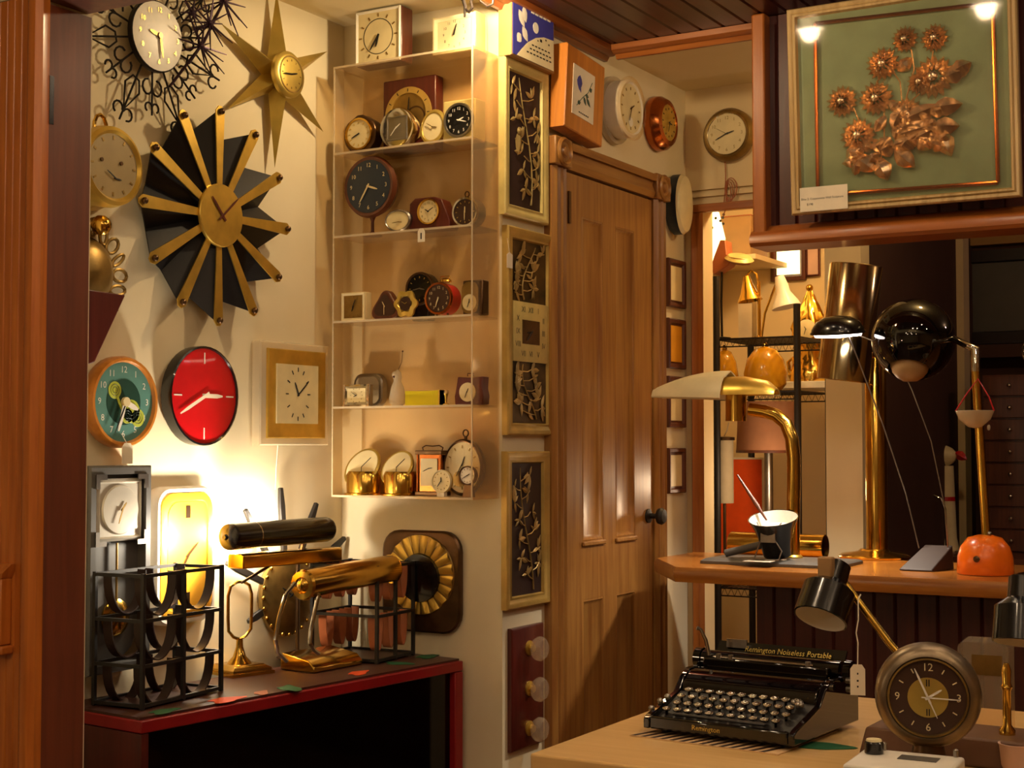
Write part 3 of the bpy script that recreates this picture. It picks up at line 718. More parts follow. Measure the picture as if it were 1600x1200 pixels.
# find rotation so the gap faces down
inn = [(x*.93, y*.93) for x, y in opn[::-1]]
xax = Ms.to_3x3() @ Vector((1, 0, 0)); yax = Ms.to_3x3() @ Vector((0, 1, 0))
th = math.atan2(-yax.z, -xax.z)
Mr = Matrix.Rotation(th-PI*1.975+0, 4, 'Z')
MB(K['brass']).loft([[(x, y, z) for x, y in opn+inn] for z in (0, Ln)], M=Ms @ Mr).put('shade', r)
for z in (0, Ln): MB(K['brass']).lathe([(q*1.02, 0), (q*.9, .006 if z else -.006), (q*.55, .007 if z else -.007), (q*.5, .003 if z else -.003), (q*.3, .012 if z else -.012), (.003, .014 if z else -.014)], Ms @ T(0, 0, z), 24).put('end_cap', r)
bp = [(-.12, -.06), (.12, -.06), (.12, .05), (-.12, .05)]
m = MB(K['brass']); lo = []
for x in (-.10, .10): lo.append([(x, -.07, 0), (x, -.07, .012), (x, -.05, .03), (x, .05, .045), (x, .055, .04), (x, .055, 0)])
m.loft(lo).put('base', r, bev=.003)
for pth in (((461, 912), (447, 928), (436, 965), (430, 1000), (434, 1020), (448, 1034)), ((498, 928), (493, 950), (486, 985), (484, 1005), (490, 1016), (498, 1022))):
    MB(K['chrome']).tube([tuple(lc(at(u, v, 0, XQ2+.035-.02*(k > 3)))) for k, (u, v) in enumerate(pth)], .0055, 8).put('arm', r)
# ---- clocks behind: tall grey clock, yellow clock, black spoke clock
r, w, h = wt('L', 'tall_clock', 'tall grey cased clock with square silver dial above a pendulum window, behind the dark rack', 'clock', (146, 728, 243, 1050), .10)
zb = r.location.z-h/2
if zb < ZB: r.location.z += ZB+.003-zb
MB(K['grey']).rect(w, h, [(0, 0), (0, .08), (.004, .085), (.02, .085), (.022, .06)], cap=(True, True)).put('case', r)
dw = w*.74; dzc = h/2-w*.52
MB(K['silver']).rect(dw, dw, [(0, .061), (0, .075), (.008, .082), (.012, .078)], 0, dzc).put('dial_plate', r)
MB(K['silver']).dial([(dw*.4, .079), (dw*.38, .083), (.003, .084)], 0, dzc).put('dial', r)
hands(r, 40, 200, dw*.3, .086, K['oldbrass'], 0, dzc, wd=.004)
for sx in (-1, 1):
    for sz in (-1, 1):
        MB(K['steel']).poly([(sx*w*.42, dzc+sz*w*.42), (sx*w*.42, dzc+sz*w*.25), (sx*w*.36, dzc+sz*w*.25), (sx*w*.36, dzc+sz*w*.36), (sx*w*.25, dzc+sz*w*.36), (sx*w*.25, dzc+sz*w*.42)], .086, .089).put('corner_plate', r)
pz_ = -h*.12
MB(K['oldbrass']).cyl((0, -.07, dzc-dw/2-.005), (0, -.07, pz_-.05), .003).put('pendulum_rod', r)
MB(K['brass']).dial([(.045, .065), (.045, .07), (.03, .078), (.003, .08)], 0, pz_-.06).put('pendulum_bob', r)
r, w, h = wt('L', 'yellow_clock', 'tall yellow wall clock with rounded corners and a white rim, beside the grey clock', 'clock', (247, 760, 341, 975), .05)
def rrs(w, h, q, n=6): return lambda i: rr(w-2*i, h-2*i, max(q-i, .004), n)
MB(K['white']).stack(rrs(w, h, .05), [(0, 0), (0, .03), (.006, .042), (.014, .042), (.016, .036)]).put('rim', r)
MB(K['yellow']).stack(rrs(w-.034, h-.034, .045), [(0, .034), (0, .043), (.01, .046), (.02, .046), (.022, .043)]).put('inner_case', r)
MB(K['yellow']).stack(rrs(w-.08, h-.08, .04), [(0, .04), (0, .0445)]).put('dial', r)
for a, b in ((h*.27, h*.36), (-h*.36, -h*.27)): MB(K['bronze']).bx(-.008, .008, -.0465, -.0445, a, b).put('hour_baton', r)
hands(r, 50, 215, w*.42, .047, K['bronze'], z=-.0, wd=.005)
r, w, h = wt('L', 'spoke_clock', 'starburst clock with long black tapering spokes behind the brass lamps', 'clock', (424, 885, 500, 975), .06)
cz = [(at(u, v, 0, XL+.03)) for u, v in ((440, 757), (383, 792), (498, 782), (543, 838), (353, 878), (520, 930), (372, 985), (440, 1010))]
for i, p in enumerate(cz):
    d = Vector((p.y-r.location.y, p.z-r.location.z)); l = d.length; d /= l; n_ = Vector((-d.y, d.x))
    if i > 4: d = d*.8
    pts = [d*.05+n_*.008, d*l*.8+n_*.011, d*l*.97+n_*.006, d*l*.97-n_*.006, d*l*.8-n_*.011, d*.05-n_*.008]
    MB(K['blackm']).poly([tuple(x) for x in pts], .018, .03).put('spoke', r, bev=.002)
R = .118
MB(K['oldbrass']).dial([(R*.85, 0), (R, .02), (R, .032), (R*.9, .036), (R*.6, .04)]).put('dial', r)
m = MB(K['brass'])
for i in range(24):
    M = Matrix.Rotation(2*PI*i/24, 4, 'Y'); m.ball(tuple(M @ Vector((0, -.034, R*.97))), .006, 8)
m.put('beaded_rim', r); hands(r, 300, 60, R*.8, .042, K['ink'], wd=.004)

# ================================================================== clear acrylic case on the alcove wall and the clocks in it
CX0, CX1, CY0, CY1 = -2.676, -2.185, 3.49, 3.637
SZ = [2.30, 2.04, 1.791, 1.537, 1.283, 1.022]
case = thing('acrylic_case', 'tall clear acrylic wall case with five shelves of small clocks', 'display case', ((CX0+CX1)/2, CY1, SZ[5]-.008))
def cl(x0, x1, y0, y1, z0, z1, name, mat='acryl', par=None, bev=0):
    o = case.location; return MB(K[mat]).bx(x0-o.x, x1-o.x, y0-o.y, y1-o.y, z0-o.z, z1-o.z).put(name, par or case, bev)
for n, x in (('side_panel', CX0), ('side_panel', CX1-.004)):
    q = cl(x, x+.004, CY0+.003, CY1, SZ[5]-.006, SZ[0], n); cl(x, x+.004, CY0, CY0+.003, SZ[5]-.006, SZ[0], 'front_edge', 'acryledge', q)  # milky front strip paints the highlight on the panel edge
cl(CX0+.0045, CX1-.0045, CY1-.003, CY1, SZ[5], SZ[0]-.006, 'back_panel')
for i, z in enumerate(SZ):
    q = cl(CX0+.0045, CX1-.0045, CY0+.003, CY1-.0035, z-.006, z, 'top_panel' if i == 0 else 'shelf'); cl(CX0+.0045, CX1-.0045, CY0, CY0+.003, z-.006, z, 'front_edge', 'acryledge', q)  # shelf edge highlight likewise painted as a paler strip
def on_shelf(k, name, label, cat, u0, v0, u1, v1, Y=3.55, rz=0, group=None):
    "a small thing on shelf k whose front fills this pixel box; origin at its base; returns root, width, height"
    a, b = at(u0, v1, 1, Y), at(u1, v1, 1, Y); h = at((u0+u1)/2, v0, 1, Y).z-SZ[k]
    return thing(name, label, cat, ((a.x+b.x)/2, Y, SZ[k]+.0006), rz, group), (b.x-a.x)/max(.75, math.cos(rz)), h
def square_clock(r, w, h, d, casem, rimm, dialm, rimw=.1, ring=None, nums=False, ha=200, ma=30):
    "box clock, front on the local plane y = 0, body behind"
    M = T(0, 0, h/2)
    MB(casem).box((0, d/2+.001, h/2), (w, d, h)).put('case', r, bev=min(w, h)*.03)
    MB(rimm).rect(w*.98, h*.98, [(0, 0), (0, .004), (w*rimw*.4, .006), (w*rimw, .003), (w*rimw, .0005)], 0, h/2, cap=(False, False)).put('rim', r)
    q = MB(dialm).rect(w*(1-2*rimw), h*(1-2*rimw), [(0, .0002), (0, .0015)], 0, h/2).put('dial', r)
    R = min(w, h)*(.5-rimw)
    if ring: MB(ring).dial([(R*.72, .0016), (R*.72, .002), (R*.69, .002), (R*.69, .0016)], 0, h/2, cap=(False, False)).put('chapter_ring', r)
    if nums: numerals(r, R*.82, R*.26, .0017, K['ink'], 0, h/2)
    else: marks(r, R*.86, .0017, K['oldbrass'], 12, .16, .03, 0, h/2)
    hands(r, ha, ma, R*.85, .0025, K['ink'], 0, h/2, wd=R*.07)
    return R
def drum_clock(r, R, zc, d, casem, rimm, dialm, handm, ha, ma, nums=None, sx=1, mk='gold'):
    "round clock facing -y, body behind"
    MB(casem).lathe([(R*.8, -d), (R*.96, -d*.85), (R*.98, -.004)], T(0, 0, zc) @ FR, 28, a=sx).put('case', r)
    MB(rimm).lathe([(R*.98, -.005), (R, 0), (R*.97, .005), (R*.86, .004), (R*.84, 0)], T(0, 0, zc) @ FR, 28, (False, False), a=sx).put('bezel', r)
    MB(dialm).lathe([(R*.86, -.003), (R*.86, .001)], T(0, 0, zc) @ FR, 28, a=sx).put('dial', r)
    if nums: numerals(r, R*.66, R*.24, .0012, nums, 0, zc)
    else: marks(r, R*.68, .0012, K[mk], 12, .16, .035, 0, zc, a=sx)
    hands(r, ha, ma, R*.72, .002, handm, 0, zc, wd=R*.06)
def feet(r, w, y0, y1, h, mat):
    for x in (-w/2, w/2): MB(mat).bx(x-.003, x+.003, y0, y1, 0, h).put('foot', r)
# on top
r, w, h = on_shelf(0, 'mantel_clock', 'square walnut clock with a white frame and ring dial, on top of the acrylic case', 'clock', 556, 14, 627, 100, 3.53)
square_clock(r, w, h, .06, K['brown'], K['white'], K['dialw'], .05, K['ink'], ha=195, ma=215)
r, w, h = on_shelf(0, 'mantel_clock', 'cream box clock with numerals, on top of the acrylic case at the right', 'clock', 677, 24, 744, 80, 3.54)
square_clock(r, w, h, .06, K['cream'], K['cream'], K['dialw'], .09, nums=True, ha=15, ma=20)
for s in (-1, 1): MB(K['creamf']).bx(s*w*.48-.004, s*w*.48+.004, -.004, .05, 0, h*1.02).put('side_rib', r, bev=.002)
# wrought iron scroll that hangs above
p = at(735, 8, 1, 3.46)
r = thing('iron_scroll', 'black wrought iron scroll hanging down from above the acrylic case', 'ornament', (p.x, p.y, p.z-.02), 0)
def s2(u, v): q = at(u, v, 1, 3.46); return (q.x-p.x, 0, q.z-p.z+.02)
MB(K['iron']).tube([s2(*k) for k in ((726, 27), (727, 10), (722, -6), (724, -40))], [.003, .005, .006, .005], 8).put('stem', r)
MB(K['iron']).tube([s2(*k) for k in ((727, 14), (733, 19), (738, 12), (736, 2), (742, -8), (750, -14))], .004, 8).put('curl', r)
MB(K['iron']).tube([s2(*k) for k in ((744, -12), (752, 3), (762, 10), (770, 6), (771, -4), (760, -16), (742, -30), (724, -40))], .0035, 8).put('curl', r)
MB(K['iron']).bx(*[c for c in (s2(724, -40)[0]-.02, s2(724, -40)[0]+.02, -.02, .178, s2(724, -40)[2]-.004, s2(724, -40)[2]+.004)]).put('wall_arm', r)
# first shelf
r, w, h = on_shelf(1, 'desk_clock', 'brass teardrop clock at the left end of the first shelf', 'clock', 535, 180, 587, 233, 3.535)
R = w*.47
pts = [(R*1.02*math.cos(t), R*1.02*math.sin(t)) for t in [PI*.78+PI*1.44*i/24 for i in range(25)]]+[(R*.15, h-R), (-R*.15, h-R)]
MB(K['bronze']).poly([(x, z+R*1.02) for x, z in pts], -.045, -.002).put('case', r, bev=.004)
drum_clock(r, R*.86, R*1.02, .012, K['oldbrass'], K['brass'], K['dialw'], K['ink'], 250, 245)
r, w, h = on_shelf(1, 'mantel_clock', 'maroon square clock with a wide gold ring dial at the back of the first shelf', 'clock', 598, 122, 680, 217, 3.585)
MB(K['maroon']).box((0, .023, h/2), (w, .044, h)).put('case', r, bev=.004)
R = w*.44
MB(K['goldf']).lathe([(R, 0), (R, .004), (R*.78, .006), (R*.76, .001)], T(0, 0, h*.5) @ FR, 40, (True, False)).put('chapter_ring', r)
MB(K['oldbrass']).lathe([(R*.77, .0005), (R*.77, .0015)], T(0, 0, h*.5) @ FR, 36).put('dial', r)
marks(r, R*.88, .0052, K['ink'], 12, .12, .015, 0, h*.5); hands(r, 190, 5, R*.8, .003, K['ink'], 0, h*.5)
MB(K['bronze']).lathe([(R*.42, .0016), (R*.42, .0022), (R*.36, .0022), (R*.36, .0016)], T(R*.3, 0, h*.45) @ FR, 28, (False, False)).put('small_ring', r)
r, w, h = on_shelf(1, 'desk_clock', 'round chrome clock with a square grey dial in front of the maroon clock', 'clock', 594, 168, 647, 228, 3.53)
R = w/2*1.02
MB(K['chrome']).lathe([(R*.8, -.035), (R*.98, -.03), (R, -.004), (R*.94, .004), (R*.8, .001)], T(0, 0, h-R) @ FR, 32).put('case', r)
MB(K['steel']).rect(R*1.12, R*1.12, [(0, .001), (0, .004), (.003, .0045), (.004, .002)], 0, h-R).put('dial', r)
hands(r, 52, 220, R*.6, .005, K['white'], 0, h-R, wd=.0022)
MB(K['crystal']).box((.004, .015, (h-2*R)/2+.004), (.03, .03, h-2*R+.012)).put('foot', r, bev=.003)
r, w, h = on_shelf(1, 'desk_clock', 'oval gold clock leaning beside the black dial clock on the first shelf', 'clock', 656, 171, 697, 220, 3.535)
MB(K['gold']).lathe([(h*.42, -.02), (h*.5, -.004), (h*.5, .001), (h*.42, .004), (h*.38, .001)], T(0, 0, h*.5) @ Matrix.Rotation(.35, 4, 'Y') @ FR, 32, a=.82).put('case', r)
MB(K['dialw']).lathe([(h*.385, .0), (h*.385, .0018)], T(0, 0, h*.5) @ Matrix.Rotation(.35, 4, 'Y') @ FR, 32, a=.82).put('dial', r)
hands(r, 100, 300, h*.3, .0025, K['oldbrass'], 0, h*.5, wd=.002)
r, w, h = on_shelf(1, 'desk_clock', 'cream box clock with a round black dial at the right end of the first shelf', 'clock', 692, 156, 742, 216, 3.53)
MB(K['creamf']).box((0, .03, h/2), (w*1.0, .056, h)).put('case', r, bev=.003)
drum_clock(r, w*.47, h*.5, .004, K['steel'], K['steel'], K['black'], K['white'], 70, 105, K['white'])
# second shelf
r, w, h = on_shelf(2, 'pedestal_clock', 'round wooden ball clock with dark blue dial on a slim pedestal foot', 'clock', 537, 246, 612, 366, 3.535)
R = w/2
MB(K['brown']).lathe([(.006, -.062), (R*.6, -.056), (R*.95, -.035), (R*1.06, -.012), (R*1.0, .003), (R*.9, .001)], T(.004, 0, h-R) @ FR, 40).put('case', r)
MB(K['navy']).lathe([(R*.9, 0), (R*.9, .002)], T(.004, 0, h-R) @ FR, 40).put('dial', r)
numerals(r, R*.72, R*.2, .0022, K['dialw'], .004, h-R); hands(r, 108, 212, R*.8, .0035, K['dialw'], .004, h-R, wd=.0045)
zz = h-2*R
MB(K['brown']).lathe([(.030, 0), (.029, .004), (.012, .008), (.005, .014), (.0045, zz*.75), (.012, zz+.004)], T(.004, .02, 0)).put('foot', r)
r, w, h = on_shelf(2, 'desk_clock', 'silver pebble-shaped clock with pale dial beside the pedestal clock', 'clock', 602, 329, 641, 359, 3.525)
Mt = T(0, 0, h*.5) @ FR
MB(K['steel']).stack(lambda i: [((w*.52-i)*math.cos(t)*(1+.1*math.sin(t)), (h*.52-i)*math.sin(t)) for t in [2*PI*k/28 for k in range(28)]], [(.006, -.028), (0, -.01), (0, .0), (.004, .004), (.006, .001)], T(0, 0, h*.52)).put('case', r)
MB(K['dialw']).stack(lambda i: [((w*.44)*math.cos(t)*(1+.1*math.sin(t)), (h*.42)*math.sin(t)) for t in [2*PI*k/28 for k in range(28)]], [(0, .0008), (0, .0022)], T(0, 0, h*.52)).put('dial', r)
hands(r, 95, 265, h*.4, .003, K['oldbrass'], .004, h*.46, wd=.002)
r, w, h = on_shelf(2, 'travel_clock', 'brown wedge-shaped clock with small round cream dial in the middle of the second shelf', 'clock', 638, 308, 702, 357, 3.535)
MB(K['maroon']).loft([[(-w*.5, y, 0), (w*.5, y, 0), (w*.5, y, h*.25), (w*.3, y, h*.9), (w*.12, y, h), (-w*.35, y, h), (-w*.48, y, h*.85)] for y in (.002, .05)]).put('case', r, bev=.003)
drum_clock(r, w*.27, h*.56, .004, K['brass'], K['brass'], K['dialw'], K['ink'], 300, 60, K['ink'])
r, w, h = on_shelf(2, 'desk_clock', 'round steel clock with brown dial and top ring at the right of the second shelf', 'clock', 704, 308, 750, 352, 3.535)
R = h*.5
drum_clock(r, R, R, .055, K['steel'], K['chrome'], K['choc'], K['dialw'], 0, 180)
MB(K['bronze']).tube([(.007*math.cos(t), .01, 2*R+.009+.008*math.sin(t)) for t in [2*PI*k/12 for k in range(12)]], .002, 6, True).put('ring', r)
# third shelf
r, w, h = on_shelf(3, 'desk_clock', 'small square clock with pale rim and olive dial at the left of the third shelf', 'clock', 534, 457, 571, 498, 3.53)
square_clock(r, w, h, .03, K['cream'], K['cream'], K['oldbrass'], .1, ha=200, ma=25)
r, w, h = on_shelf(3, 'desk_clock', 'brown rounded triangular clock on the third shelf', 'clock', 584, 453, 619, 495, 3.535)
pts = []
for k in range(36):
    t = 2*PI*k/36; q = .5+.06*math.cos(3*(t-PI/2)); pts.append((w*q*1.1*math.cos(t)*(1-.25*math.sin(t)), h*.48+h*q*math.sin(t)*.98))
zm = min(z for x, z in pts); pts = [(x, z-zm) for x, z in pts]
MB(K['brown']).poly(pts, -.03, .0).put('case', r, bev=.004)
MB(K['choc']).poly([(x*.75, h*.47+(z-h*.47)*.72) for x, z in pts], .0002, .002).put('dial', r)
hands(r, 330, 180, h*.36, .0028, K['dialw'], 0, h*.45, wd=.0016)
r, w, h = on_shelf(3, 'desk_clock', 'small gold flower-shaped clock with dark dial on the third shelf', 'clock', 617, 457, 651, 494, 3.525)
m = MB(K['gold'])
sc = [(h*.5*(1+.1*math.cos(6*t))*math.cos(t), h*.5*(1+.1*math.cos(6*t))*math.sin(t)) for t in [2*PI*k/48 for k in range(48)]]
m.stack(lambda i: [(x*(1-i), z*(1-i)) for x, z in sc], [(.1, -.012), (0, -.004), (0, .002), (.35, .006), (.45, .001)], T(0, 0, h*.56)).put('case', r)
MB(K['choc']).dial([(h*.27, .0012), (h*.27, .0035)], 0, h*.56, 24).put('dial', r); hands(r, 60, 300, h*.22, .004, K['gold'], 0, h*.56, wd=.0015)
r, w, h = on_shelf(3, 'desk_clock', 'tall black drum clock behind the red bell alarm clock', 'clock', 634, 425, 678, 492, 3.585)
drum_clock(r, w*.5, h-w*.5, .04, K['black'], K['bronze'], K['black'], K['steel'], 100, 260)
MB(K['black']).box((0, .02, (h-w)/2+.003), (w*.6, .036, h-w+.012)).put('base', r, bev=.004)
r, w, h = on_shelf(3, 'alarm_clock', 'red drum alarm clock with brass bell and brown dial on the third shelf', 'clock', 664, 441, 707, 490, 3.525)
R = w/2; zc = h-R
drum_clock(r, R, zc, .058, K['red'], K['copper'], K['choc'], K['cream'], 205, 198, K['dialw'])
MB(K['brass']).lathe([(.017, 0), (.016, .006), (.010, .011), (.002, .013)], T(.012, .02, zc+R+.001)).put('bell', r)
MB(K['brass']).tube([(-.006, .02, zc+R-.002), (-.006, .02, zc+R+.018), (.024, .02, zc+R+.018), (.026, .02, zc+R-.002)], .0016, 6).put('handle', r)
for x in (-.02, .02): MB(K['bronze']).cyl((x, .02, 0), (x*.8, .02, zc-R*.75), .003).put('foot', r)
r, w, h = on_shelf(3, 'desk_clock', 'small dark bronze arched clock with cream dial at the right of the third shelf', 'clock', 722, 438, 748, 489, 3.53)
MB(K['bronze']).box((.006, .02, h/2), (w*1.2, .036, h)).put('case', r, bev=.004)
MB(K['oldbrass']).rect(w, h*.9, [(0, 0), (0, .003), (.004, .004)], 0, h*.5, r=w*.4).put('arched_plate', r)
MB(K['dialw']).dial([(w*.42, .0042), (w*.42, .006)], 0, h*.36, 24).put('dial', r); hands(r, 0, 200, w*.36, .0065, K['ink'], 0, h*.36, wd=.0016)
# fourth shelf
r, w, h = on_shelf(4, 'desk_clock', 'small jewelled square clock with ivory dial at the left of the fourth shelf', 'clock', 538, 601, 577, 633, 3.525)
square_clock(r, w, h, .018, K['steel'], K['chrome'], K['dialw'], .12, ha=250, ma=300)
for s in (-1, 1):
    m = MB(K['crystal']).bx(s*w*.46-.0025, s*w*.46+.0025, -.006, -.002, 0, h)
    for k in range(6): m.ball((s*w*.45, -.007, h*(k+.5)/6), .0032, 6)
    m.put('jewelled_edge', r)
r, w, h = on_shelf(4, 'desk_clock', 'grey rounded clock standing behind the jewelled square clock', 'clock', 552, 584, 597, 631, 3.59)
MB(K['steel']).rect(w, h, [(.004, -.03), (0, -.025), (0, -.003), (.004, .001)], 0, h/2, r=h*.3).put('case', r)
MB(K['frost']).rect(w*.8, h*.8, [(0, .0012), (0, .003)], 0, h/2, r=h*.22).put('dial', r); hands(r, 60, 300, h*.3, .0035, K['bronze'], 0, h/2)
r, w, h = on_shelf(4, 'glass_figurine', 'pear-shaped frosted glass ornament with a thin antenna on the fourth shelf', 'ornament', 607, 578, 635, 632, 3.535)
MB(K['frost']).lathe([(.014, 0), (.023, .008), (.025, .02), (.019, h*.5), (.011, h*.68), (.013, h*.8), (.011, h*.92), (.003, h)], T(0, 0, 0), 24).put('body', r)
MB(K['frost']).ball((-.004, -.004, h*.86), .011, 12).put('head', r)
MB(K['maroon']).ball((-.004, -.0135, h*.80), .0035, 8).put('nose', r)
q = at(629, 549, 1, 3.535); MB(K['bronze']).tube([(0, 0, h-.004), (q.x-r.location.x-.003, 0, (q.z-r.location.z)*.8), (q.x-r.location.x, 0, q.z-r.location.z)], .0008, 5).put('antenna', r)
MB(K['bronze']).ball((q.x-r.location.x, 0, q.z-r.location.z), .003, 8).put('antenna_tip', r)
r, w, h = on_shelf(4, 'desk_clock', 'low acid yellow band-shaped clock in the middle of the fourth shelf', 'clock', 633, 610, 687, 633, 3.53)
MB(K['yellowb']).loft([[(x, y0, z) for y0, z in ((0, 0), (.035, 0), (.035, h), (0, h-.002*(1-abs(x)/(w/2))-.001))] for x in [-w/2+w*k/12 for k in range(13)]]).put('body', r)
MB(K['gold']).bx(w*.47, w*.5, -.002, .036, 0, h).put('end_trim', r)
r, w, h = on_shelf(4, 'trinket', 'tiny gold and clear trinket between the yellow clock and the maroon clock', 'ornament', 688, 608, 706, 633, 3.535)
MB(K['gold']).lathe([(.009, 0), (.009, .003), (.003, .006), (.004, h*.5), (.007, h*.7), (.003, h*.9)], n=14).put('stem', r)
MB(K['crystal']).ball((.001, 0, h*.8), .008, 12).put('bead', r)
r, w, h = on_shelf(4, 'desk_clock', 'maroon box clock with round pale dial at the right of the fourth shelf', 'clock', 711, 588, 754, 632, 3.53)
pts = [(-w*.5, 0), (w*.5, 0), (w*.53, h*.3), (w*.48, h*.55), (w*.5, h*.98), (w*.1, h*.94), (-w*.4, h*.98), (-w*.47, h*.55), (-w*.52, h*.3)]
MB(K['maroon']).poly(pts, -.035, 0).put('case', r, bev=.002)
MB(K['dialw']).dial([(w*.3, .0), (w*.29, .003)], -w*.04, h*.44, 24).put('dial', r); hands(r, 20, 200, w*.24, .0035, K['bronze'], -w*.04, h*.44, wd=.0016)
MB(K['bronze']).tube([(-.01, .01, h), (-.01, .01, h+.008), (.01, .01, h+.008), (.01, .01, h)], .0015, 6).put('handle', r)
# fifth shelf
for k, (u0, u1, lb) in enumerate(((541, 596, 'gold drum clock with tilted dome dial at the left end of the bottom shelf'), (598, 648, 'gold drum clock with tilted dome dial second from the left on the bottom shelf'))):
    r, w, h = on_shelf(5, 'dome_clock', lb, 'clock', u0, 700, u1, 770, 3.54, 0, 'gold dome clocks on the bottom shelf')
    MB(K['brass']).lathe([(w*.5, 0), (w*.5, .004), (w*.44, .007), (w*.45, h*.42), (w*.4, h*.5)], T(0, .01, 0), 28).put('drum', r)
    Mt = T(-.004, -.002, h*.58) @ Matrix.Rotation(-.55, 4, 'X') @ Matrix.Rotation(.2, 4, 'Y')
    MB(K['gold']).lathe([(w*.2, -.03), (w*.48, -.012), (w*.52, 0), (w*.49, .004), (w*.45, .003)], Mt @ FR, 28, a=.9).put('bezel', r)
    MB(K['dialw']).lathe([(w*.45, .0), (w*.45, .0035)], Mt @ FR, 28, a=.9).put('dial', r)
    m = MB(K['ink']); m.flat = True; m.poly([(-.001, 0), (.001, 0), (.0008, w*.3), (-.0008, w*.3)], .004, .005, Mt @ Matrix.Rotation(.4, 4, 'Y')).put('hour_hand', r)
    m = MB(K['ink']); m.flat = True; m.poly([(-.0008, 0), (.0008, 0), (.0006, w*.38), (-.0006, w*.38)], .0052, .006, Mt @ Matrix.Rotation(2.6, 4, 'Y')).put('minute_hand', r)
r, w, h = on_shelf(5, 'carriage_clock', 'copper and brass carriage clock with a top handle on the bottom shelf', 'clock', 649, 704, 691, 770, 3.545)
d = .05
for n, z0, z1, k in (('base', 0, .012, 1.0), ('top_plate', h-.012, h, 1.0)): MB(K['bronze']).box((0, d/2-.004, (z0+z1)/2), (w*k, d, z1-z0)).put(n, r, bev=.002)
for sx in (-1, 1):
    for y in (.002, d-.01): MB(K['copper']).cyl((sx*w*.43, y, .012), (sx*w*.43, y, h-.012), .0035, n=10).put('column', r)
MB(K['copper']).box((0, d/2-.004, h/2), (w*.72, d*.7, h-.026)).put('movement', r)
MB(K['dialw']).rect(w*.62, h*.6, [(0, -.002), (0, .0)], 0, h*.52).put('dial', r); hands(r, 80, 245, w*.28, .001, K['ink'], 0, h*.6, wd=.0018)
MB(K['bronze']).tube([(-w*.35, .02, h), (-w*.38, .02, h+.008), (-w*.25, .02, h+.014), (0, .02, h+.012), (w*.25, .02, h+.014), (w*.38, .02, h+.008), (w*.35, .02, h)], .002, 6).put('handle', r)
r, w, h = on_shelf(5, 'desk_clock', 'small round cream clock in front of the carriage clock', 'clock', 674, 734, 705, 771, 3.508)
drum_clock(r, w*.5, h-w*.5, .014, K['gold'], K['cream'], K['dialw'], K['ink'], 0, 215, mk='oldbrass')
MB(K['paper']).bx(-.012, .012, -.004, .012, 0, h-w+.003).put('foot', r)
r, w, h = on_shelf(5, 'pocket_watch_clock', 'large oval pocket watch shaped clock with crown ring, right end of bottom shelf', 'clock', 696, 686, 750, 770, 3.575)
MB(K['bronze']).lathe([(h*.44, -.03), (h*.49, -.02), (h*.5, -.002), (h*.47, .004), (h*.43, .001)], T(0, 0, h*.5) @ FR, 36, a=.82).put('case', r)
MB(K['dialw']).lathe([(h*.44, 0), (h*.44, .002)], T(0, 0, h*.5) @ FR, 36, a=.82).put('dial', r)
MB(K['oldbrass']).dial([(h*.14, .002), (h*.14, .003)], -h*.05, h*.3, 20).put('small_dial', r)
marks(r, h*.36, .0022, K['oldbrass'], 12, .14, .03, 0, h*.5, a=.82); hands(r, 20, 210, h*.3, .0032, K['ink'], 0, h*.55, wd=.0022)
MB(K['bronze']).cyl((.004, .01, h-.002), (.004, .01, h+.008), .005, n=12).put('crown', r)
MB(K['bronze']).tube([(.004+.009*math.cos(t), .01, h+.016+.010*math.sin(t)) for t in [2*PI*k/14 for k in range(14)]], .002, 6, True).put('crown_ring', r)
r, w, h = on_shelf(5, 'desk_clock', 'small round white clock in front of the large pocket watch clock', 'clock', 717, 728, 744, 768, 3.512)
drum_clock(r, w*.48, h-w*.48, .016, K['bronze'], K['bronze'], K['white'], K['ink'], 60, 240, mk='bronze')
MB(K['bronze']).loft([[(-w*.3, y, 0), (w*.3, y, 0), (w*.16, y, h-w*.8), (-w*.16, y, h-w*.8)] for y in (.0, .014)]).put('foot', r)
# paper tag hanging from the second shelf
q = at(658, 366, 1, 3.488)
r = tag(MB(K['paper']).poly([(-.012, -.022), (.012, -.022), (.012, .008), (.006, .017), (-.006, .017), (-.012, .008)], 0, .0012).put('price_tag', loc=(q.x, CY0-.0006, q.z)), 'small white paper tag hanging on the edge of the second shelf', 'price tag')
MB(K['ink']).bx(-.002, .002, -.0018, -.0013, -.014, .004).put('writing', r)
# ---- square plate clock with gold fan on the alcove wall
r, w, h = wt('S', 'plate_clock', 'rounded square smoked plate clock with gold fan ring and dark centre, under the acrylic case', 'clock', (597, 829, 719, 988), .02)
MB(K['bronze']).rect(w, h, [(0, .004), (0, .016), (.006, .02), (.02, .018)], r=.06).put('plate', r)
R = w*.42; cz_ = .02
m = MB(K['brassb'])
for i in range(20):
    a = 2*PI*i/20; b = a+2*PI/20*.82; mid = (a+b)/2
    m.add([(R*.55*math.sin(a), -.024, cz_+R*.55*math.cos(a)), (R*.55*math.sin(b), -.024, cz_+R*.55*math.cos(b)), (R*math.sin(b), -.021, cz_+R*math.cos(b)), (R*math.sin(mid), -.03, cz_+R*math.cos(mid)), (R*math.sin(a), -.021, cz_+R*math.cos(a))], [(0, 3, 4), (0, 1, 3), (1, 2, 3)])
MB(K['oldbrass']).dial([(R*1.02, .018), (R*1.0, .0215), (R*.9, .0215), (R*.5, .021)], 0, cz_, 40).put('fan_backing', r)
m.put('fan_ring', r)
MB(K['black']).dial([(R*.62, .0235), (R*.6, .032), (.004, .036)], -.0, cz_-.01, 36).put('dark_centre', r)

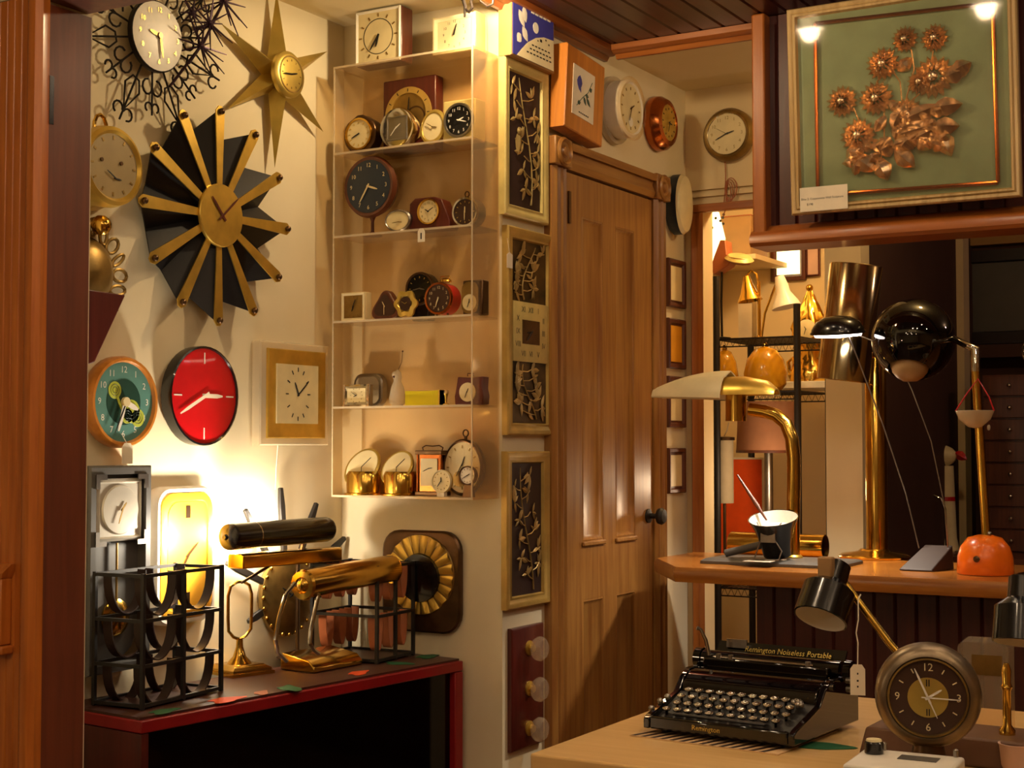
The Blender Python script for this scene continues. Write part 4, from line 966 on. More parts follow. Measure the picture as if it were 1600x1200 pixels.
# ================================================================== things on the closet door wall
def picture(box, off, name, label, cat, mat, prof, group=None, rz=None):
    r, w, h = wt('D', name, label, cat, box, off, group)
    MB(mat).rect(w, h, prof, cap=(True, True)).put('frame', r); return r, w, h
def blossom(r, seed, w, h, zc, mat, name='branch_relief', hh=.0125, n=13, bird=True):
    rd = random.Random(seed); x = lambda t: w*.22*math.sin(3.2*t+seed); z = lambda t: zc+h*(.48-.96*(1-t))
    m = MB(mat); P = [(x(k/14), z(k/14)) for k in range(15)]
    m.tube([(a, -hh, b) for a, b in P], [.0032-.0016*k/14 for k in range(15)], 6)
    for k in range(n):
        t = .08+.88*k/n; a, b = x(t), z(t); s = 1 if k % 2 else -1
        q = (max(-w*.44, min(w*.44, a+s*w*rd.uniform(.2, .38))), min(zc+h*.46, b+h*rd.uniform(.03, .07)))
        m.tube([(a, -hh, b), ((a+q[0])/2, -hh-.002, (b+q[1])/2-.004), (q[0], -hh, q[1])], .0018, 5)
    o = m.put(name, r)
    lf = [MB(mat) for _ in range(0)]
    for k in range(n):
        t = .08+.88*k/n; a, b = x(t), z(t); s = 1 if k % 2 else -1
        q = Vector((max(-w*.40, min(w*.40, a+s*w*rd.uniform(.2, .34))), min(zc+h*.42, b+h*rd.uniform(.03, .06))))
        m = MB(mat)
        for j in range(rd.choice((3, 4, 5))):
            an = rd.uniform(0, 2*PI) if j else 1.2; l = w*rd.uniform(.13, .24)
            e = q+Vector((math.cos(an), math.sin(an)))*l; e.x = max(-w*.47, min(w*.47, e.x))
            m.leaf(q, e, l*.2, hh, .002)
        m.put('leaf_cluster', r)
    if bird:
        b = MB(mat); c = Vector((-w*.22, zc-h*.02))
        b.leaf(c+Vector((.006, h*.09)), c+Vector((-.002, -h*.10)), w*.1, hh, .005); b.ball((c.x+.004, -hh-.003, c.y+h*.085), w*.07, 10, sq=(1, .4, 1))
        b.put('bird_relief', r)
fprof = [(0, 0), (0, .018), (.004, .022), (.012, .022), (.018, .018), (.026, .015), (.032, .017), (.036, .008)]
bx_ = ((788, 100, 857, 343), (793, 360, 866, 680), (792, 705, 859, 948))
r, w, h = picture(bx_[0], .02, 'branch_picture', 'tall cream gold framed panel of a gilt branch with a bird, uppermost beside the door', 'picture', K['creamf'], fprof)
MB(K['panel']).rect(w-.07, h-.07, [(0, .002), (0, .009)]).put('ground', r); blossom(r, 1, w-.075, h-.08, 0, K['relief'])
r, w, h = picture(bx_[1], .02, 'relief_clock', 'tall gold framed clock with gilt blossom reliefs above and below its square dial', 'clock', K['goldf'], fprof)
MB(K['panelg']).rect(w-.07, h-.07, [(0, .002), (0, .009)]).put('ground', r)
ch = (h-.08)/3; MB(K['creamf']).rect(w-.075, ch, [(0, .009), (0, .016), (.002, .017)], 0, 0).put('dial', r)
MB(K['bronze']).rect((w-.075)*.5, ch*.4, [(0, .017), (0, .0185)], 0, 0).put('dial_centre', r)
numerals(r, (w-.09)*.40, .024, .0175, K['ink'], 0, 0, 1, ch/(w-.075), which=ROM, square=True)
hands(r, 265, 228, .05, .019, K['ink'], 0, 0, wd=.004)
for s in (-1, 1): blossom(r, 3+s, w-.08, ch*.95, s*ch, K['relief'], n=10, bird=False)
q = loc_on('D', r, 799, 408, .03); tg = MB(K['paper']).poly([(q[0]-.018, q[1]-.02), (q[0]+.014, q[1]-.02), (q[0]+.014, q[1]+.02), (q[0]-.004, q[1]+.026), (q[0]-.018, q[1]+.018)], .024, .0252).put('price_tag', r)
q2 = loc_on('D', r, 795, 372, .03); MB(K['paper']).tube([(q[0]-.003, -.025, q[1]+.02), (q2[0], -.024, q2[1])], .0009, 5).put('string', tg)
r, w, h = picture(bx_[2], .02, 'branch_picture', 'gold framed panel of a gilt branch of blossom, lowest beside the door', 'picture', K['goldf'], fprof)
MB(K['panel']).rect(w-.07, h-.07, [(0, .002), (0, .009)]).put('ground', r); blossom(r, 8, w-.075, h-.08, 0, K['relief'], n=12, bird=False)
# knob plaque
r, w, h = wt('D', 'knob_rack', 'dark maroon wooden board with three cut glass door knobs, low beside the door', 'wall rack', (802, 978, 852, 1168), .02)
MB(K['maroon']).rect(w, h, [(0, 0), (0, .012), (.006, .016)]).put('board', r)
for v in (1016, 1080, 1143):
    q = loc_on('D', r, 832, v, .05); M = T(.002, 0, q[1]) @ FR
    k = MB(K['crystal']).lathe([(.012, .034), (.030, .038), (.036, .048), (.036, .058), (.028, .068), (.004, .071)], M, 12).put('glass_knob', r)
    MB(K['brassb']).lathe([(.022, .016), (.022, .02), (.012, .024), (.011, .033)], M, 20).put('brass_collar', k)
# tin box sign
r, w, h = wt('D', 'printed_box', 'blue and white printed box sign with a white moon, highest beside the door', 'sign', (800, 8, 866, 100), .045)
MB(K['card']).rect(w*1.02, h, [(0, 0), (0, .04), (.003, .043)]).put('box', r)
MB(K['blue']).rect(w*.96, h*.94, [(0, .0432), (0, .0442)]).put('printed_face', r)
a, b = w*.48, h*.47
hill = [(-a*.82, -b), (a, -b), (a, b*.12), (a*.5, b*.08), (a*.1, -b*.08), (-a*.3, -b*.38), (-a*.6, -b*.72)]
MB(K['cream']).poly(hill, .0444, .0448).put('white_ground', r)
MB(K['white']).dial([(b*.2, .0444), (b*.2, .0449)], a*.1, b*.28, 24).put('moon', r)
m = MB(K['white'])
for k in range(5): m.bx(-a*.12+k*a*.2, -a*.12+k*a*.2+a*.15, -.0449, -.0444, b*.74-.0*k, b*.84)
m.put('title_line', r)
m = MB(K['white'])
for pa in (((-.72, .65), (-.45, .1)), ((-.5, .85), (-.38, .3)), ((-.55, .1), (-.3, -.35)), ((-.62, -.2), (-.8, -.5))):
    m.leaf((a*pa[0][0], b*pa[0][1]), (a*pa[1][0], b*pa[1][1]), a*.13, .0446, .0006)
m.put('white_splash', r)
m = MB(K['ink'])
for k, (x0, x1, z) in enumerate(((-.1, .75, -.42), (-.2, .8, -.58), (-.35, .8, -.74))):
    xx = x0
    while xx < x1: m.bx(a*xx, a*(xx+.1), -.0451, -.0449, b*z, b*(z+.05)); xx += .16
for x, z, q in ((.35, -.1, .05), (.6, .0, .03), (.75, -.12, .03), (.2, -.15, .025)): m.bx(a*(x-q), a*(x+q), -.0451, -.0449, b*(z-q), b*(z+q))
m.put('printed_text', r)
# tilted wooden clock with a bird picture, standing on the door head
p = at(905, 146, 0, XD+.09)
r, w, h = wt('D', 'bird_picture', 'orange wooden framed bird picture leaning on the door head', 'picture', (885, 84, 944, 214), .07); r.rotation_euler.y = .09
Mt = Matrix.Rotation(-.0, 4, 'Y')
MB(K['orangew']).rect(w, h, [(0, .015), (0, .064), (.003, .067)]).put('board', r)
MB(K['orangew']).bx(-w*.3, w*.3, -.016, 0, h*.1, h*.25).put('wall_spacer', r)
MB(K['paper']).rect(w*.56, h*.6, [(0, .067), (0, .0684)], -w*.05, 0).put('card', r)
m = MB(K['blue']); m.leaf((-w*.16, h*.2), (-w*.17, h*.02), w*.07, .0686, .001); m.leaf((-w*.2, h*.12), (-w*.12, h*.0), w*.035, .0687, .001); m.put('printed_bird', r)
m = MB(K['dteal'])
m.tube([(-w*.22, -.0688, -h*.18), (-w*.08, -.0688, -h*.05), (w*.06, -.0688, h*.05), (w*.16, -.0688, h*.2)], .0012, 5)
for q0, q1 in (((-w*.05, -h*.03), (w*.02, -h*.12)), ((w*.02, -h*.02), (w*.13, -h*.11)), ((w*.0, 0), (w*.08, h*.0)), ((-w*.2, -h*.14), (-w*.12, -h*.12)), ((w*.1, h*.08), (w*.16, h*.12))): m.leaf(q0, q1, w*.03, .0688, .001)
m.put('printed_branch', r)
m = MB(K['ink'])
for k in range(6): m.bx(-w*.16+k*w*.045, -w*.16+k*w*.045+w*.03, -.069, -.0686, -h*.25, -h*.235)
m.put('printed_text', r)
# two round clocks above the door
r, w, h = wt('D', 'round_wall_clock', 'round white wall clock with clear rim above the door', 'clock', (962, 119, 1014, 219), .08)
R = h/2
MB(K['frost']).dial([(R*1.0, 0), (R*1.06, .004), (R*1.05, .02)], n=40).put('rim', r)
MB(K['white']).dial([(R*.86, .012), (R*.9, .03), (R*.9, .07), (R*.82, .076), (R*.76, .07)], n=40).put('case', r)
MB(K['glass']).dial([(R*.98, .068), (R*.99, .078), (R*.8, .082)], n=40, cap=(False, False)).put('glass_rim', r)
MB(K['dialw']).dial([(R*.77, .066), (R*.77, .0715)], n=40).put('dial', r); marks(r, R*.62, .0718, K['oldbrass']); hands(r, 60, 200, R*.55, .073, K['bronze'])
MB(K['white']).dial([(R*.15, .0718), (R*.15, .0724)], 0, -R*.42, 20).put('small_dial', r)
r, w, h = wt('D', 'round_wall_clock', 'round copper rimmed wall clock above the right side of the door', 'clock', (1030, 150, 1062, 233), .06)
R = h/2
MB(K['copper']).dial([(R*.96, 0), (R*1.03, .012), (R*1.0, .035), (R*.86, .055), (R*.7, .06), (R*.66, .054)], n=40).put('case', r)
MB(K['brassb']).dial([(R*.67, .05), (R*.67, .056)], n=36).put('dial', r); marks(r, R*.52, .0562, K['ink']); hands(r, 100, 200, R*.5, .058, K['ink'])
# half seen clock beside the casing
r, w, h = wt('D', 'rounded_clock', 'navy sided clock with pale rounded face, seen edge on right of the door', 'clock', (1059, 272, 1078, 366), .05)
M = Matrix()
MB(K['navy']).dial([(h*.44, 0), (h*.5, .012), (h*.5, .045)], n=36, a=.6).put('case', r)
MB(K['cream']).dial([(h*.5, .0455), (h*.46, .058), (h*.3, .064), (.004, .066)], n=36, a=.6).put('face', r)
# four small framed pictures in a column
for k, (v0, v1, mm, lb) in enumerate(((405, 480, 'paper', 'uppermost of the small framed prints right of the door, below the navy sided clock'), (498, 576, 'yellow', 'small framed print with a golden sheet, second in the column right of the door'), (588, 668, 'paper', 'third of the small framed prints in the column right of the door'), (700, 771, 'paper', 'lowest of the small framed prints right of the door'))):
    r, w, h = wt('D', 'small_frame', lb, 'picture', (1042, v0, 1074, v1), .018, 'small framed prints right of the door')
    w *= .82; r.location.y += .012
    MB(K['brown']).rect(w, h, [(0, 0), (0, .012), (.004, .016), (.014, .014), (.018, .006)]).put('frame', r)
    MB(K[mm] if mm != 'paper' else K['dialw']).rect(w-.05, h-.05, [(0, .006), (0, .008)]).put('print', r)
# ---- clock on the rear wall with its cord
r, w, h = wt('B', 'round_wall_clock', 'round brass and chrome wall clock on the rear wall, cord hanging below it', 'clock', (1097, 167, 1172, 250), .05)
R = h/2
MB(K['oldbrass']).dial([(R*.95, 0), (R, .01), (R, .03), (R*.9, .046), (R*.8, .04)], n=40).put('case', r)
MB(K['chrome']).dial([(R*.82, .036), (R*.78, .044), (R*.74, .04)], n=40, cap=(False, False)).put('inner_ring', r)
MB(K['dialw']).dial([(R*.76, .034), (R*.76, .0425)], n=36).put('dial', r)
numerals(r, R*.6, R*.18, .0427, K['oldbrass']); hands(r, 75, 245, R*.62, .044, K['ink'], second=300)
cp = [loc_on('B', r, u, v, .012) for u, v in ((1133, 250), (1134, 275), (1133, 300), (1131, 322))]
cm = MB(K['tanleather']).tube([(a, -.012, b) for a, b in cp], .002, 6).put('cord', r)
m = MB(K['tanleather']); q = loc_on('B', r, 1138, 303, .02)
for k in range(4): m.tube([(q[0]+(.008+.005*k)*math.cos(t)+.004*k, -.016-.003*k, q[1]+.038*math.sin(t)+.006*k) for t in [2*PI*j/16 for j in range(16)]], .002, 5, True)
m.tube([(q[0]-.006, -.02, q[1]), (q[0]-.012, -.02, q[1]-.06), (q[0]-.02, -.02, q[1]-.08)], .002, 5)
m.put('coiled_cord', cm)

# ================================================================== framed copper flowers on the bulkhead
p0 = at(1240, 337, 1, YP-.07); p1 = at(1240, 16, 1, YP-.10)
W_ = at(1597, 320, 1, YP-.08).x-p0.x; H_ = p1.z-p0.z
pf = wood('pale gilt frame', 'a88a58', 'c8ac78', 'z', .4)
art = thing('framed_relief', 'framed copper flower relief on grey green cloth behind glass, hung over the bar', 'picture', (p0.x+W_/2, YP-.066, p0.z), 0)
art.rotation_euler.x = math.atan2(.03, H_)
MB(pf).rect(W_, H_, [(0, 0), (0, .02), (.004, .024), (.01, .022), (.014, .018), (.018, .024), (.024, .022), (.028, .008)], 0, H_/2).put('frame', art)
MB(K['mint']).rect(W_-.055, H_-.055, [(0, .001), (0, .0085)], 0, H_/2).put('cloth_backing', art)
def A(u, v):
    p = at(u, v, 1, YP-.078); return (p.x-art.location.x, p.z-p0.z)
hb = .010
ct = [A(1279, 40), A(1555, 8), A(1560, 285), A(1279, 305)]
for k in range(4):
    a, b = Vector(ct[k]), Vector(ct[(k+1) % 4])
    MB(K['copper']).tube([(a.x, -hb-.005, a.y), (b.x, -hb-.005, b.y)], .006, 8).put('copper_border', art)
def zinnia(u, v, Rp, name='copper_flower', lay=3, dome=.02):
    x, z = A(u, v); R = Rp/480; m = MB(K['coppert']); rd = random.Random(u)
    for l in range(lay):
        n = 17-4*l; q = R*(1-.25*l); hh = hb+.004+.007*l
        for i in range(n):
            t = 2*PI*(i+.5*l)/n+rd.uniform(-.06, .06)
            a = Vector((x+q*.35*math.cos(t), z+q*.35*math.sin(t))); b = Vector((x+q*math.cos(t), z+q*math.sin(t)))
            m.leaf(a, b, q*.15, hh, .007)
    m.ball((x, -hb-.02, z), R*.24, 10, sq=(1, .6, 1)); return m.put(name, art)
for u, v, q in ((1418, 64, 19), (1464, 62, 20), (1383, 102, 24), (1319, 160, 23), (1372, 155, 25), (1343, 213, 26)): zinnia(u, v, q)
for u, v, q in ((1462, 122, 30), (1440, 130, 18), (1420, 180, 24)): zinnia(u, v, q, lay=2)
rdm = random.Random(5)
def petal_mass(pts, wd, name='copper_leaf'):
    m = MB(K['coppert'])
    for (u0, v0), (u1, v1) in pts: m.leaf(A(u0, v0), A(u1, v1), wd/480, hb+.004+rdm.uniform(0, .012), .016)
    m.put(name, art)
for pr in ([(1490, 118), (1522, 100)], [(1480, 125), (1512, 112)], [(1405, 195), (1475, 165)], [(1460, 172), (1508, 164)], [(1400, 215), (1470, 195)], [(1460, 200), (1503, 198)], [(1470, 205), (1488, 245)], [(1395, 230), (1440, 215)], [(1398, 205), (1420, 165)], [(1415, 190), (1465, 210)], [(1425, 225), (1470, 200)], [(1375, 240), (1400, 225)], [(1400, 235), (1432, 262)], [(1350, 262), (1330, 258)], [(1340, 245), (1370, 268)], [(1375, 250), (1390, 282)], [(1410, 95), (1425, 112)], [(1325, 235), (1345, 245)], [(1395, 175), (1410, 160)], [(1430, 215), (1410, 235)], [(1372, 190), (1388, 200)], [(1365, 235), (1385, 225)]):
    petal_mass([pr], 13)
for k in range(30):
    u, v = 1395+rdm.uniform(0, 75), 172+rdm.uniform(0, 62); an = rdm.uniform(-.9, .9)+(PI if rdm.random() < .4 else 0); l = rdm.uniform(18, 32)
    petal_mass([((u, v), (u+l*math.cos(an), v-l*math.sin(an)*.8))], 9)
for k in range(10):
    u, v = 1335+rdm.uniform(0, 50), 232+rdm.uniform(0, 34); an = rdm.uniform(0, 6); l = rdm.uniform(14, 24)
    petal_mass([((u, v), (u+l*math.cos(an), v-l*math.sin(an)*.8))], 8)
for pts in (((1428, 80), (1432, 110), (1422, 145), (1415, 170)), ((1462, 82), (1458, 100)), ((1398, 112), (1410, 130), (1412, 158)), ((1337, 170), (1345, 190)), ((1384, 178), (1384, 220), (1378, 250)), ((1440, 148), (1425, 160)), ((1375, 255), (1388, 282), (1384, 262))):
    MB(K['coppert']).tube([(A(u, v)[0], -hb-.006, A(u, v)[1]) for u, v in pts], .0022, 6).put('copper_stem', art)
c0, c1 = A(1253, 332), A(1327, 288)
card = MB(K['paper']).bx(c0[0], c1[0], -.0265, -.0255, c0[1], c1[1]).put('price_card', art)
m = MB(K['ink']); m.text('Bike 2: Coppertone Wall Sculpture', .0088, (c0[0]+c1[0])/2-.004, c1[1]-.034, .0268); m.text('$198', .0095, c0[0]+.03, c1[1]-.05, .0268); m.put('writing', card)
MB(K['glass']).rect(W_-.05, H_-.05, [(0, .0245), (0, .0252)], 0, H_/2).put('glass', art)

# ================================================================== lamps on the bar counter
def oncounter(u, v): p = at(u, v, 2, ZT); return p
def plane_pt(u, v, Y): return at(u, v, 1, Y)
def local(r, p): return Matrix.Rotation(-r.rotation_euler.z, 3, 'Z') @ (Vector(p)-r.location)
# -- pharmacy style lamp with shell shade
b0, b1, b2 = oncounter(1092, 881), oncounter(1292, 894), oncounter(1240, 856)
r = thing('shell_lamp', 'bent brass pipe lamp with fluted pearly shell shade on a dark slab base', 'lamp', ((b0.x+b1.x)/2, b0.y+.01, ZT+.001), 0)
wd = b1.x-b0.x; bd = .25
MB(K['grey']).loft([[(x*wd/2*k, y, z) for x, y in ((-1, 0+q), (1, 0+q), (1, bd-q), (-1, bd-q))] for z, k, q in ((0, 1, 0), (.008, 1, 0), (.014, .97, .02), (.0155, .95, .03))]).put('base', r)
pY = r.location.y+.17
def q(u, v, Y=pY): return tuple(local(r, plane_pt(u, v, Y)))
x0 = q(1239, 850)[0]
pth = [(x0, .17, .014), (x0, .17, .10)]+[q(u, v) for u, v in ((1240, 760), (1240, 715), (1237, 685), (1228, 662), (1213, 649), (1195, 643), (1172, 640))]
MB(K['brass']).tube(pth, .0215, 16).put('bent_pipe', r)
MB(K['brassb']).lathe([(.03, 0), (.03, .004), (.024, .01)], T(x0, .17, .0155)).put('pipe_flange', r)
a, b = q(1150, 658), q(1150, 616)
MB(K['brass']).cyl(a, b, .034, n=24).put('socket', r)
# shade: brass half barrel at the right, pearly shell at the left, axis along x
sL, sM, sR = q(1026, 602), q(1142, 600), q(1214, 604)
def half(x, zc, rad, hh, yc=.17, n=14): return [(x, yc-rad*math.cos(PI*i/n), zc+hh*math.sin(PI*i/n)) for i in range(n+1)]
zc = q(1140, 618)[2]
m = MB(K['brassb']); lo = []
for x, rad, hh in ((sM[0]-.03, .078, .062), (sM[0]+.05, .075, .06), (sR[0]-.03, .06, .045), (sR[0], .03, .02)):
    o = half(x, zc, rad, hh); i = half(x, zc, rad-.004, hh-.004)[::-1]; lo.append(o+i)
m.loft(lo).put('brass_shade', r)
m = MB(K['cream']); lo = []
for k in range(9):
    t = k/8; x = sM[0]+.0-t*(sM[0]-sL[0]); rad = .092*math.cos(t*1.35)**.6+.006; hh = .084*math.cos(t*1.36)**.8+.006
    o = [(xx, yy, zz+.004*math.cos(i*PI/14*8)*(1-t*.5)) for i, (xx, yy, zz) in enumerate(half(x, zc-.014+.012*t, rad, hh))]
    lo.append(o+[(xx, yy*.96+.17*.04, zz-.004) for xx, yy, zz in o[::-1]])
m.loft(lo).put('shell_shade', r)
# -- upturned black lamp head with white inside, wire stand
p = oncounter(1213, 868)
r = thing('lamp_head', 'upturned black cone lamp head with white inside on a wire stand, dark arm leaning out', 'lamp', (p.x, p.y+.01, ZT+.017), 0)
r.location.y = b0.y+.10; r.location.x = plane_pt(1213, 840, b0.y+.10).x
hh = plane_pt(1213, 812, r.location.y).z-ZT-.017
rt = (plane_pt(1251, 812, r.location.y).x-plane_pt(1176, 812, r.location.y).x)/2
TL = T(0, .01, .012) @ Matrix.Rotation(.30, 4, 'X')
MB(K['black']).lathe([(rt*.55, .0), (rt*.62, hh*.3), (rt*.8, hh*.75), (rt, hh), (rt*.96, hh), (rt*.72, hh*.6), (.004, hh*.52)], TL, 28).put('cone', r)
MB(K['white']).lathe([(rt*.955, hh*.995), (rt*.70, hh*.72), (.003, hh*.68)], TL, 28, (False, False)).put('white_lining', r)
fy = -rt*.86
MB(K['steel']).tube([(-rt*.5, fy*.9, hh*.95), (-rt*.3, fy*1.1, hh*.72), (rt*.3, fy*1.1, hh*.72), (rt*.5, fy*.9, hh*.95)], .0022, 6).put('wire_clip', r)
MB(K['steel']).bx(-rt*.3, rt*.3, fy*1.06-.003, fy*1.06, hh*.45, hh*.68).put('bracket', r)
MB(K['steel']).tube([(-rt*.3, fy*1.08, hh*.5), (-rt*.5, fy*1.3, .004), (0, fy*1.5, .004), (rt*.5, fy*1.3, .004), (rt*.6, fy*1.2, hh*.25), (rt*.3, fy*1.08, hh*.5)], .0022, 6).put('wire_stand', r)
MB(K['paper']).bx(-rt*.7, rt*.4, -rt*1.85, -rt*1.2, .0002, .0012).put('price_tag', r)
tp = local(r, plane_pt(1152, 742, r.location.y+.02)); MB(K['brown']).tube([(-rt*.4, .0, hh*.98), tuple(Vector((-rt*.4, 0, hh*.98)).lerp(tp, .35)), tuple(tp)], [.003, .0065, .003], 8).put('arm', r)
MB(K['grey']).cyl((-rt*.3, .0, hh*.4), (-rt*2.1, -.01, .012), .012, n=12).put('stub_arm', r)
# -- brass tube shade lying on the counter
p = oncounter(1215, 862)
e0, e1 = plane_pt(1139, 843, b0.y+.33), plane_pt(1287, 845, b0.y+.33)
r = thing('brass_tube', 'polished brass tube lying on its side behind the black lamp head', 'brass tube', ((e0.x+e1.x)/2, e0.y+.016, ZT+.0415), 0)
l = (e1.x-e0.x)/2
MB(K['brass']).lathe([(.036, 0), (.040, .004), (.040, 2*l), (.036, 2*l), (.036, .02), (.003, .018)], align((-l, 0, 0), (l, 0, 0)), 32, (True, True)).put('tube', r)
# -- brass column lamp with big tilted cylinder head
p = oncounter(1366, 872)
r = thing('column_lamp', 'tall polished brass column lamp with a large tilted brass cylinder head', 'lamp', (p.x, p.y, ZT+.001), 0)
Yc = p.y; sc_ = (plane_pt(1420, 872, Yc).x-plane_pt(1310, 872, Yc).x)/2
MB(K['brass']).lathe([(sc_*.98, 0), (sc_, .006), (sc_*.9, .014), (sc_*.45, .022), (sc_*.38, .03)], None, 40).put('base', r)
cr = (plane_pt(1386, 700, Yc).x-plane_pt(1353, 700, Yc).x)/2; ct_ = plane_pt(1369, 552, Yc)
dx = plane_pt(1369, 700, Yc).x-p.x
MB(K['brass']).lathe([(cr, .028), (cr, ct_.z-ZT-.02), (cr*.8, ct_.z-ZT), (.004, ct_.z-ZT+.004)], T(dx, 0, 0), 28).put('column', r)
h0, h1 = local(r, plane_pt(1317, 595, Yc-.09)), local(r, plane_pt(1338, 414, Yc-.09)); hr = (plane_pt(1362, 500, Yc-.09).x-plane_pt(1280, 500, Yc-.09).x)/2*.97
L2 = (h1-h0).length
MB(K['tubeb']).lathe([(hr*.97, 0), (hr, .002), (hr, L2-.004), (hr*.97, L2), (hr*.97, L2-.003), (hr*.93, .04), (hr*.95, .004)], align(h0, h1), 40, (False, False)).put('cylinder_head', r)
MB(K['brassb']).lathe([(hr*.98, L2-.004), (.003, L2-.002)], align(h0, h1), 40, (False, False)).put('top_cap', r)
MB(K['bulb']).ball(tuple(h0+(h1-h0)*.12), hr*.5, 16).put('bulb', r)
MB(K['brass']).cyl((dx, 0, ct_.z-ZT-.03), tuple(h0.lerp(h1, .35)+Vector((hr*.7, 0, 0))), .012).put('knuckle', r)
# -- small lit lamp on thin rods
p = oncounter(1436, 893)
r = thing('rod_lamp', 'small lit black dome lamp on thin rods rising from a dark slanted box base', 'lamp', (p.x, p.y, ZT+.001), .0)
wb = .065
MB(K['brownleather']).loft([[(-wb*.9, -.0, 0), (wb*.65, 0, 0), (wb*1.1, .12, 0), (-wb*.2, .12, 0)], [(-wb*.9, -.0, .004), (wb*.55, 0, .004), (wb*1.05, .12, .07), (-wb*.2, .12, .07)]]).put('base', r, bev=.002)
Yr = p.y+.10
def q(u, v, Y=Yr): return tuple(local(r, plane_pt(u, v, Y)))
hc = q(1309, 521, Yr-.05)
MB(K['steel']).tube([(q(1436, 848)[0], .10, .06), q(1415, 770), q(1380, 665), q(1340, 560, Yr-.03), (hc[0]+.03, hc[1], hc[2])], .0022, 6).put('rod', r)
MB(K['steel']).tube([(wb*.85, .112, .062), q(1478, 800), q(1455, 690), q(1425, 610), q(1395, 545), (hc[0]+.05, hc[1]+.01, hc[2]-.002)], .0018, 6).put('rod', r)
HR = .078
MB(K['black']).lathe([(HR, 0), (HR*.97, .014), (HR*.8, .036), (HR*.5, .05), (.004, .055)], T(*hc) @ Matrix.Rotation(.12, 4, 'X'), 32, (False, True), a=1.05).put('dome', r)
MB(K['black']).lathe([(HR*.98, -.002), (HR*1.03, .0), (HR*1.02, .006), (HR*.9, .002)], T(*hc) @ Matrix.Rotation(.12, 4, 'X'), 32, (False, False), a=1.05).put('dome_rim', r)
MB(K['glow']).lathe([(HR*.9, -.001), (HR*.85, -.009), (.004, -.014)], T(*hc) @ Matrix.Rotation(.12, 4, 'X'), 28, (True, False), a=1.05).put('lit_diffuser', r)
lw = r.location+Vector(hc)+Vector((-.005, -.005, -.03)); lamp('rod_lamp_light', lw, 24, (1, .84, .66), .03, 100, (b0.x+.28, b0.y+.1, ZT))
# -- orange lamp with black ball head
p = oncounter(1534, 899)
r = thing('ball_lamp', 'orange based lamp with brass stem and glossy black ball head', 'lamp', (p.x, p.y+.045, ZT+.001), 0)
Yo = r.location.y
br = (plane_pt(1578, 880, Yo).x-plane_pt(1490, 880, Yo).x)/2; bh = plane_pt(1534, 836, Yo).z-ZT
MB(K['orange']).lathe([(br*.97, 0), (br, .004), (br*.97, bh*.45), (br*.86, bh*.7), (br*.6, bh*.93), (br*.25, bh), (.003, bh)], None, 40).put('base', r)
MB(K['bronze']).lathe([(.009, 0), (.009, .004), (.005, .006)], T(-br*.08, -br*.97, bh*.42) @ FR, 14).put('switch', r)
def q(u, v, Y=Yo): return local(r, plane_pt(u, v, Y))
s0, s1 = q(1541, 838), q(1524, 575)
MB(K['brass']).cyl((s0.x, 0, bh-.002), tuple(s1), .0125, n=20).put('stem', r)
MB(K['steel']).ball((s0.x+.012, -.012, bh+.004), .007, 10).put('stem_screw', r)
BR_ = .125; e = q(1524, 545); bc = q(1427, 531, Yo+.14)
MB(K['chrome']).tube([tuple(s1+Vector((0, 0, -.01))), tuple(s1), tuple(e), tuple(e+Vector((-.015, 0, .006))), tuple(bc+Vector((BR_*.95, 0, .0)))], [.014, .014, .014, .011, .01], 14).put('elbow', r)
BR = 62/2300*(Vector(plane_pt(1427, 531, Yo+.14))-EYE).length
Mt = T(*bc) @ Matrix.Rotation(PI-.5, 4, 'X')
MB(K['gloss']).lathe([(BR*math.sin(t), BR*math.cos(t)*-1) for t in [.02+k*(PI-.55)/22 for k in range(23)]]+[(BR*.49, BR*.80), (BR*.6, BR*.6)], Mt, 40, (True, False)).put('ball_head', r)
MB(K['bulb']).ball(tuple(Mt @ Vector((0, 0, BR*.66))), BR*.47, 18).put('bulb', r)
# -- glass funnel on a red cord hung on the orange lamp
gY = Yo-.03
g0 = plane_pt(1528, 592, gY)
r = thing('glass_funnel', 'small clear glass bowl hung by a red cord on the stem of the orange lamp', 'glass bowl', g0, 0)
def q(u, v): return local(r, plane_pt(u, v, gY))
c = q(1523, 642); gr = (q(1553, 642)-q(1493, 642)).x/2; gh = c.z-q(1523, 669).z
MB(K['frost']).lathe([(.004, -gh), (gr*.35, -gh*.93), (gr*.8, -gh*.5), (gr, 0), (gr*.96, .001), (gr*.76, -gh*.47), (gr*.3, -gh*.86), (.004, -gh*.92)], T(*c), 28).put('bowl', r)
MB(K['red']).tube([tuple(c+Vector((-gr, 0, 0))), tuple(c+Vector((-gr*.4, 0, gh))), (0, 0, 0), tuple(c+Vector((gr*.75, 0, gh*.8))), tuple(c+Vector((gr, 0, 0)))], .0022, 6).put('cord', r)
MB(K['frost']).ball(tuple(q(1545, 668)), .007, 10, sq=(.7, .7, 1.3)).put('stopper', r)
# -- chrome ball lamp at the very right
p = oncounter(1613, 905)
r = thing('chrome_lamp', 'chrome ball lamp at the right edge of the picture, mostly out of view', 'lamp', (p.x+.02, p.y+.06, ZT+.001), 0)
zc = plane_pt(1612, 550, r.location.y).z-ZT
MB(K['chrome']).lathe([(.07, 0), (.07, .01), (.02, .02), (.008, .03), (.008, zc-.04)], None, 28).put('stand', r)
MB(K['chrome']).ball((0, 0, zc), .052, 24).put('ball', r)

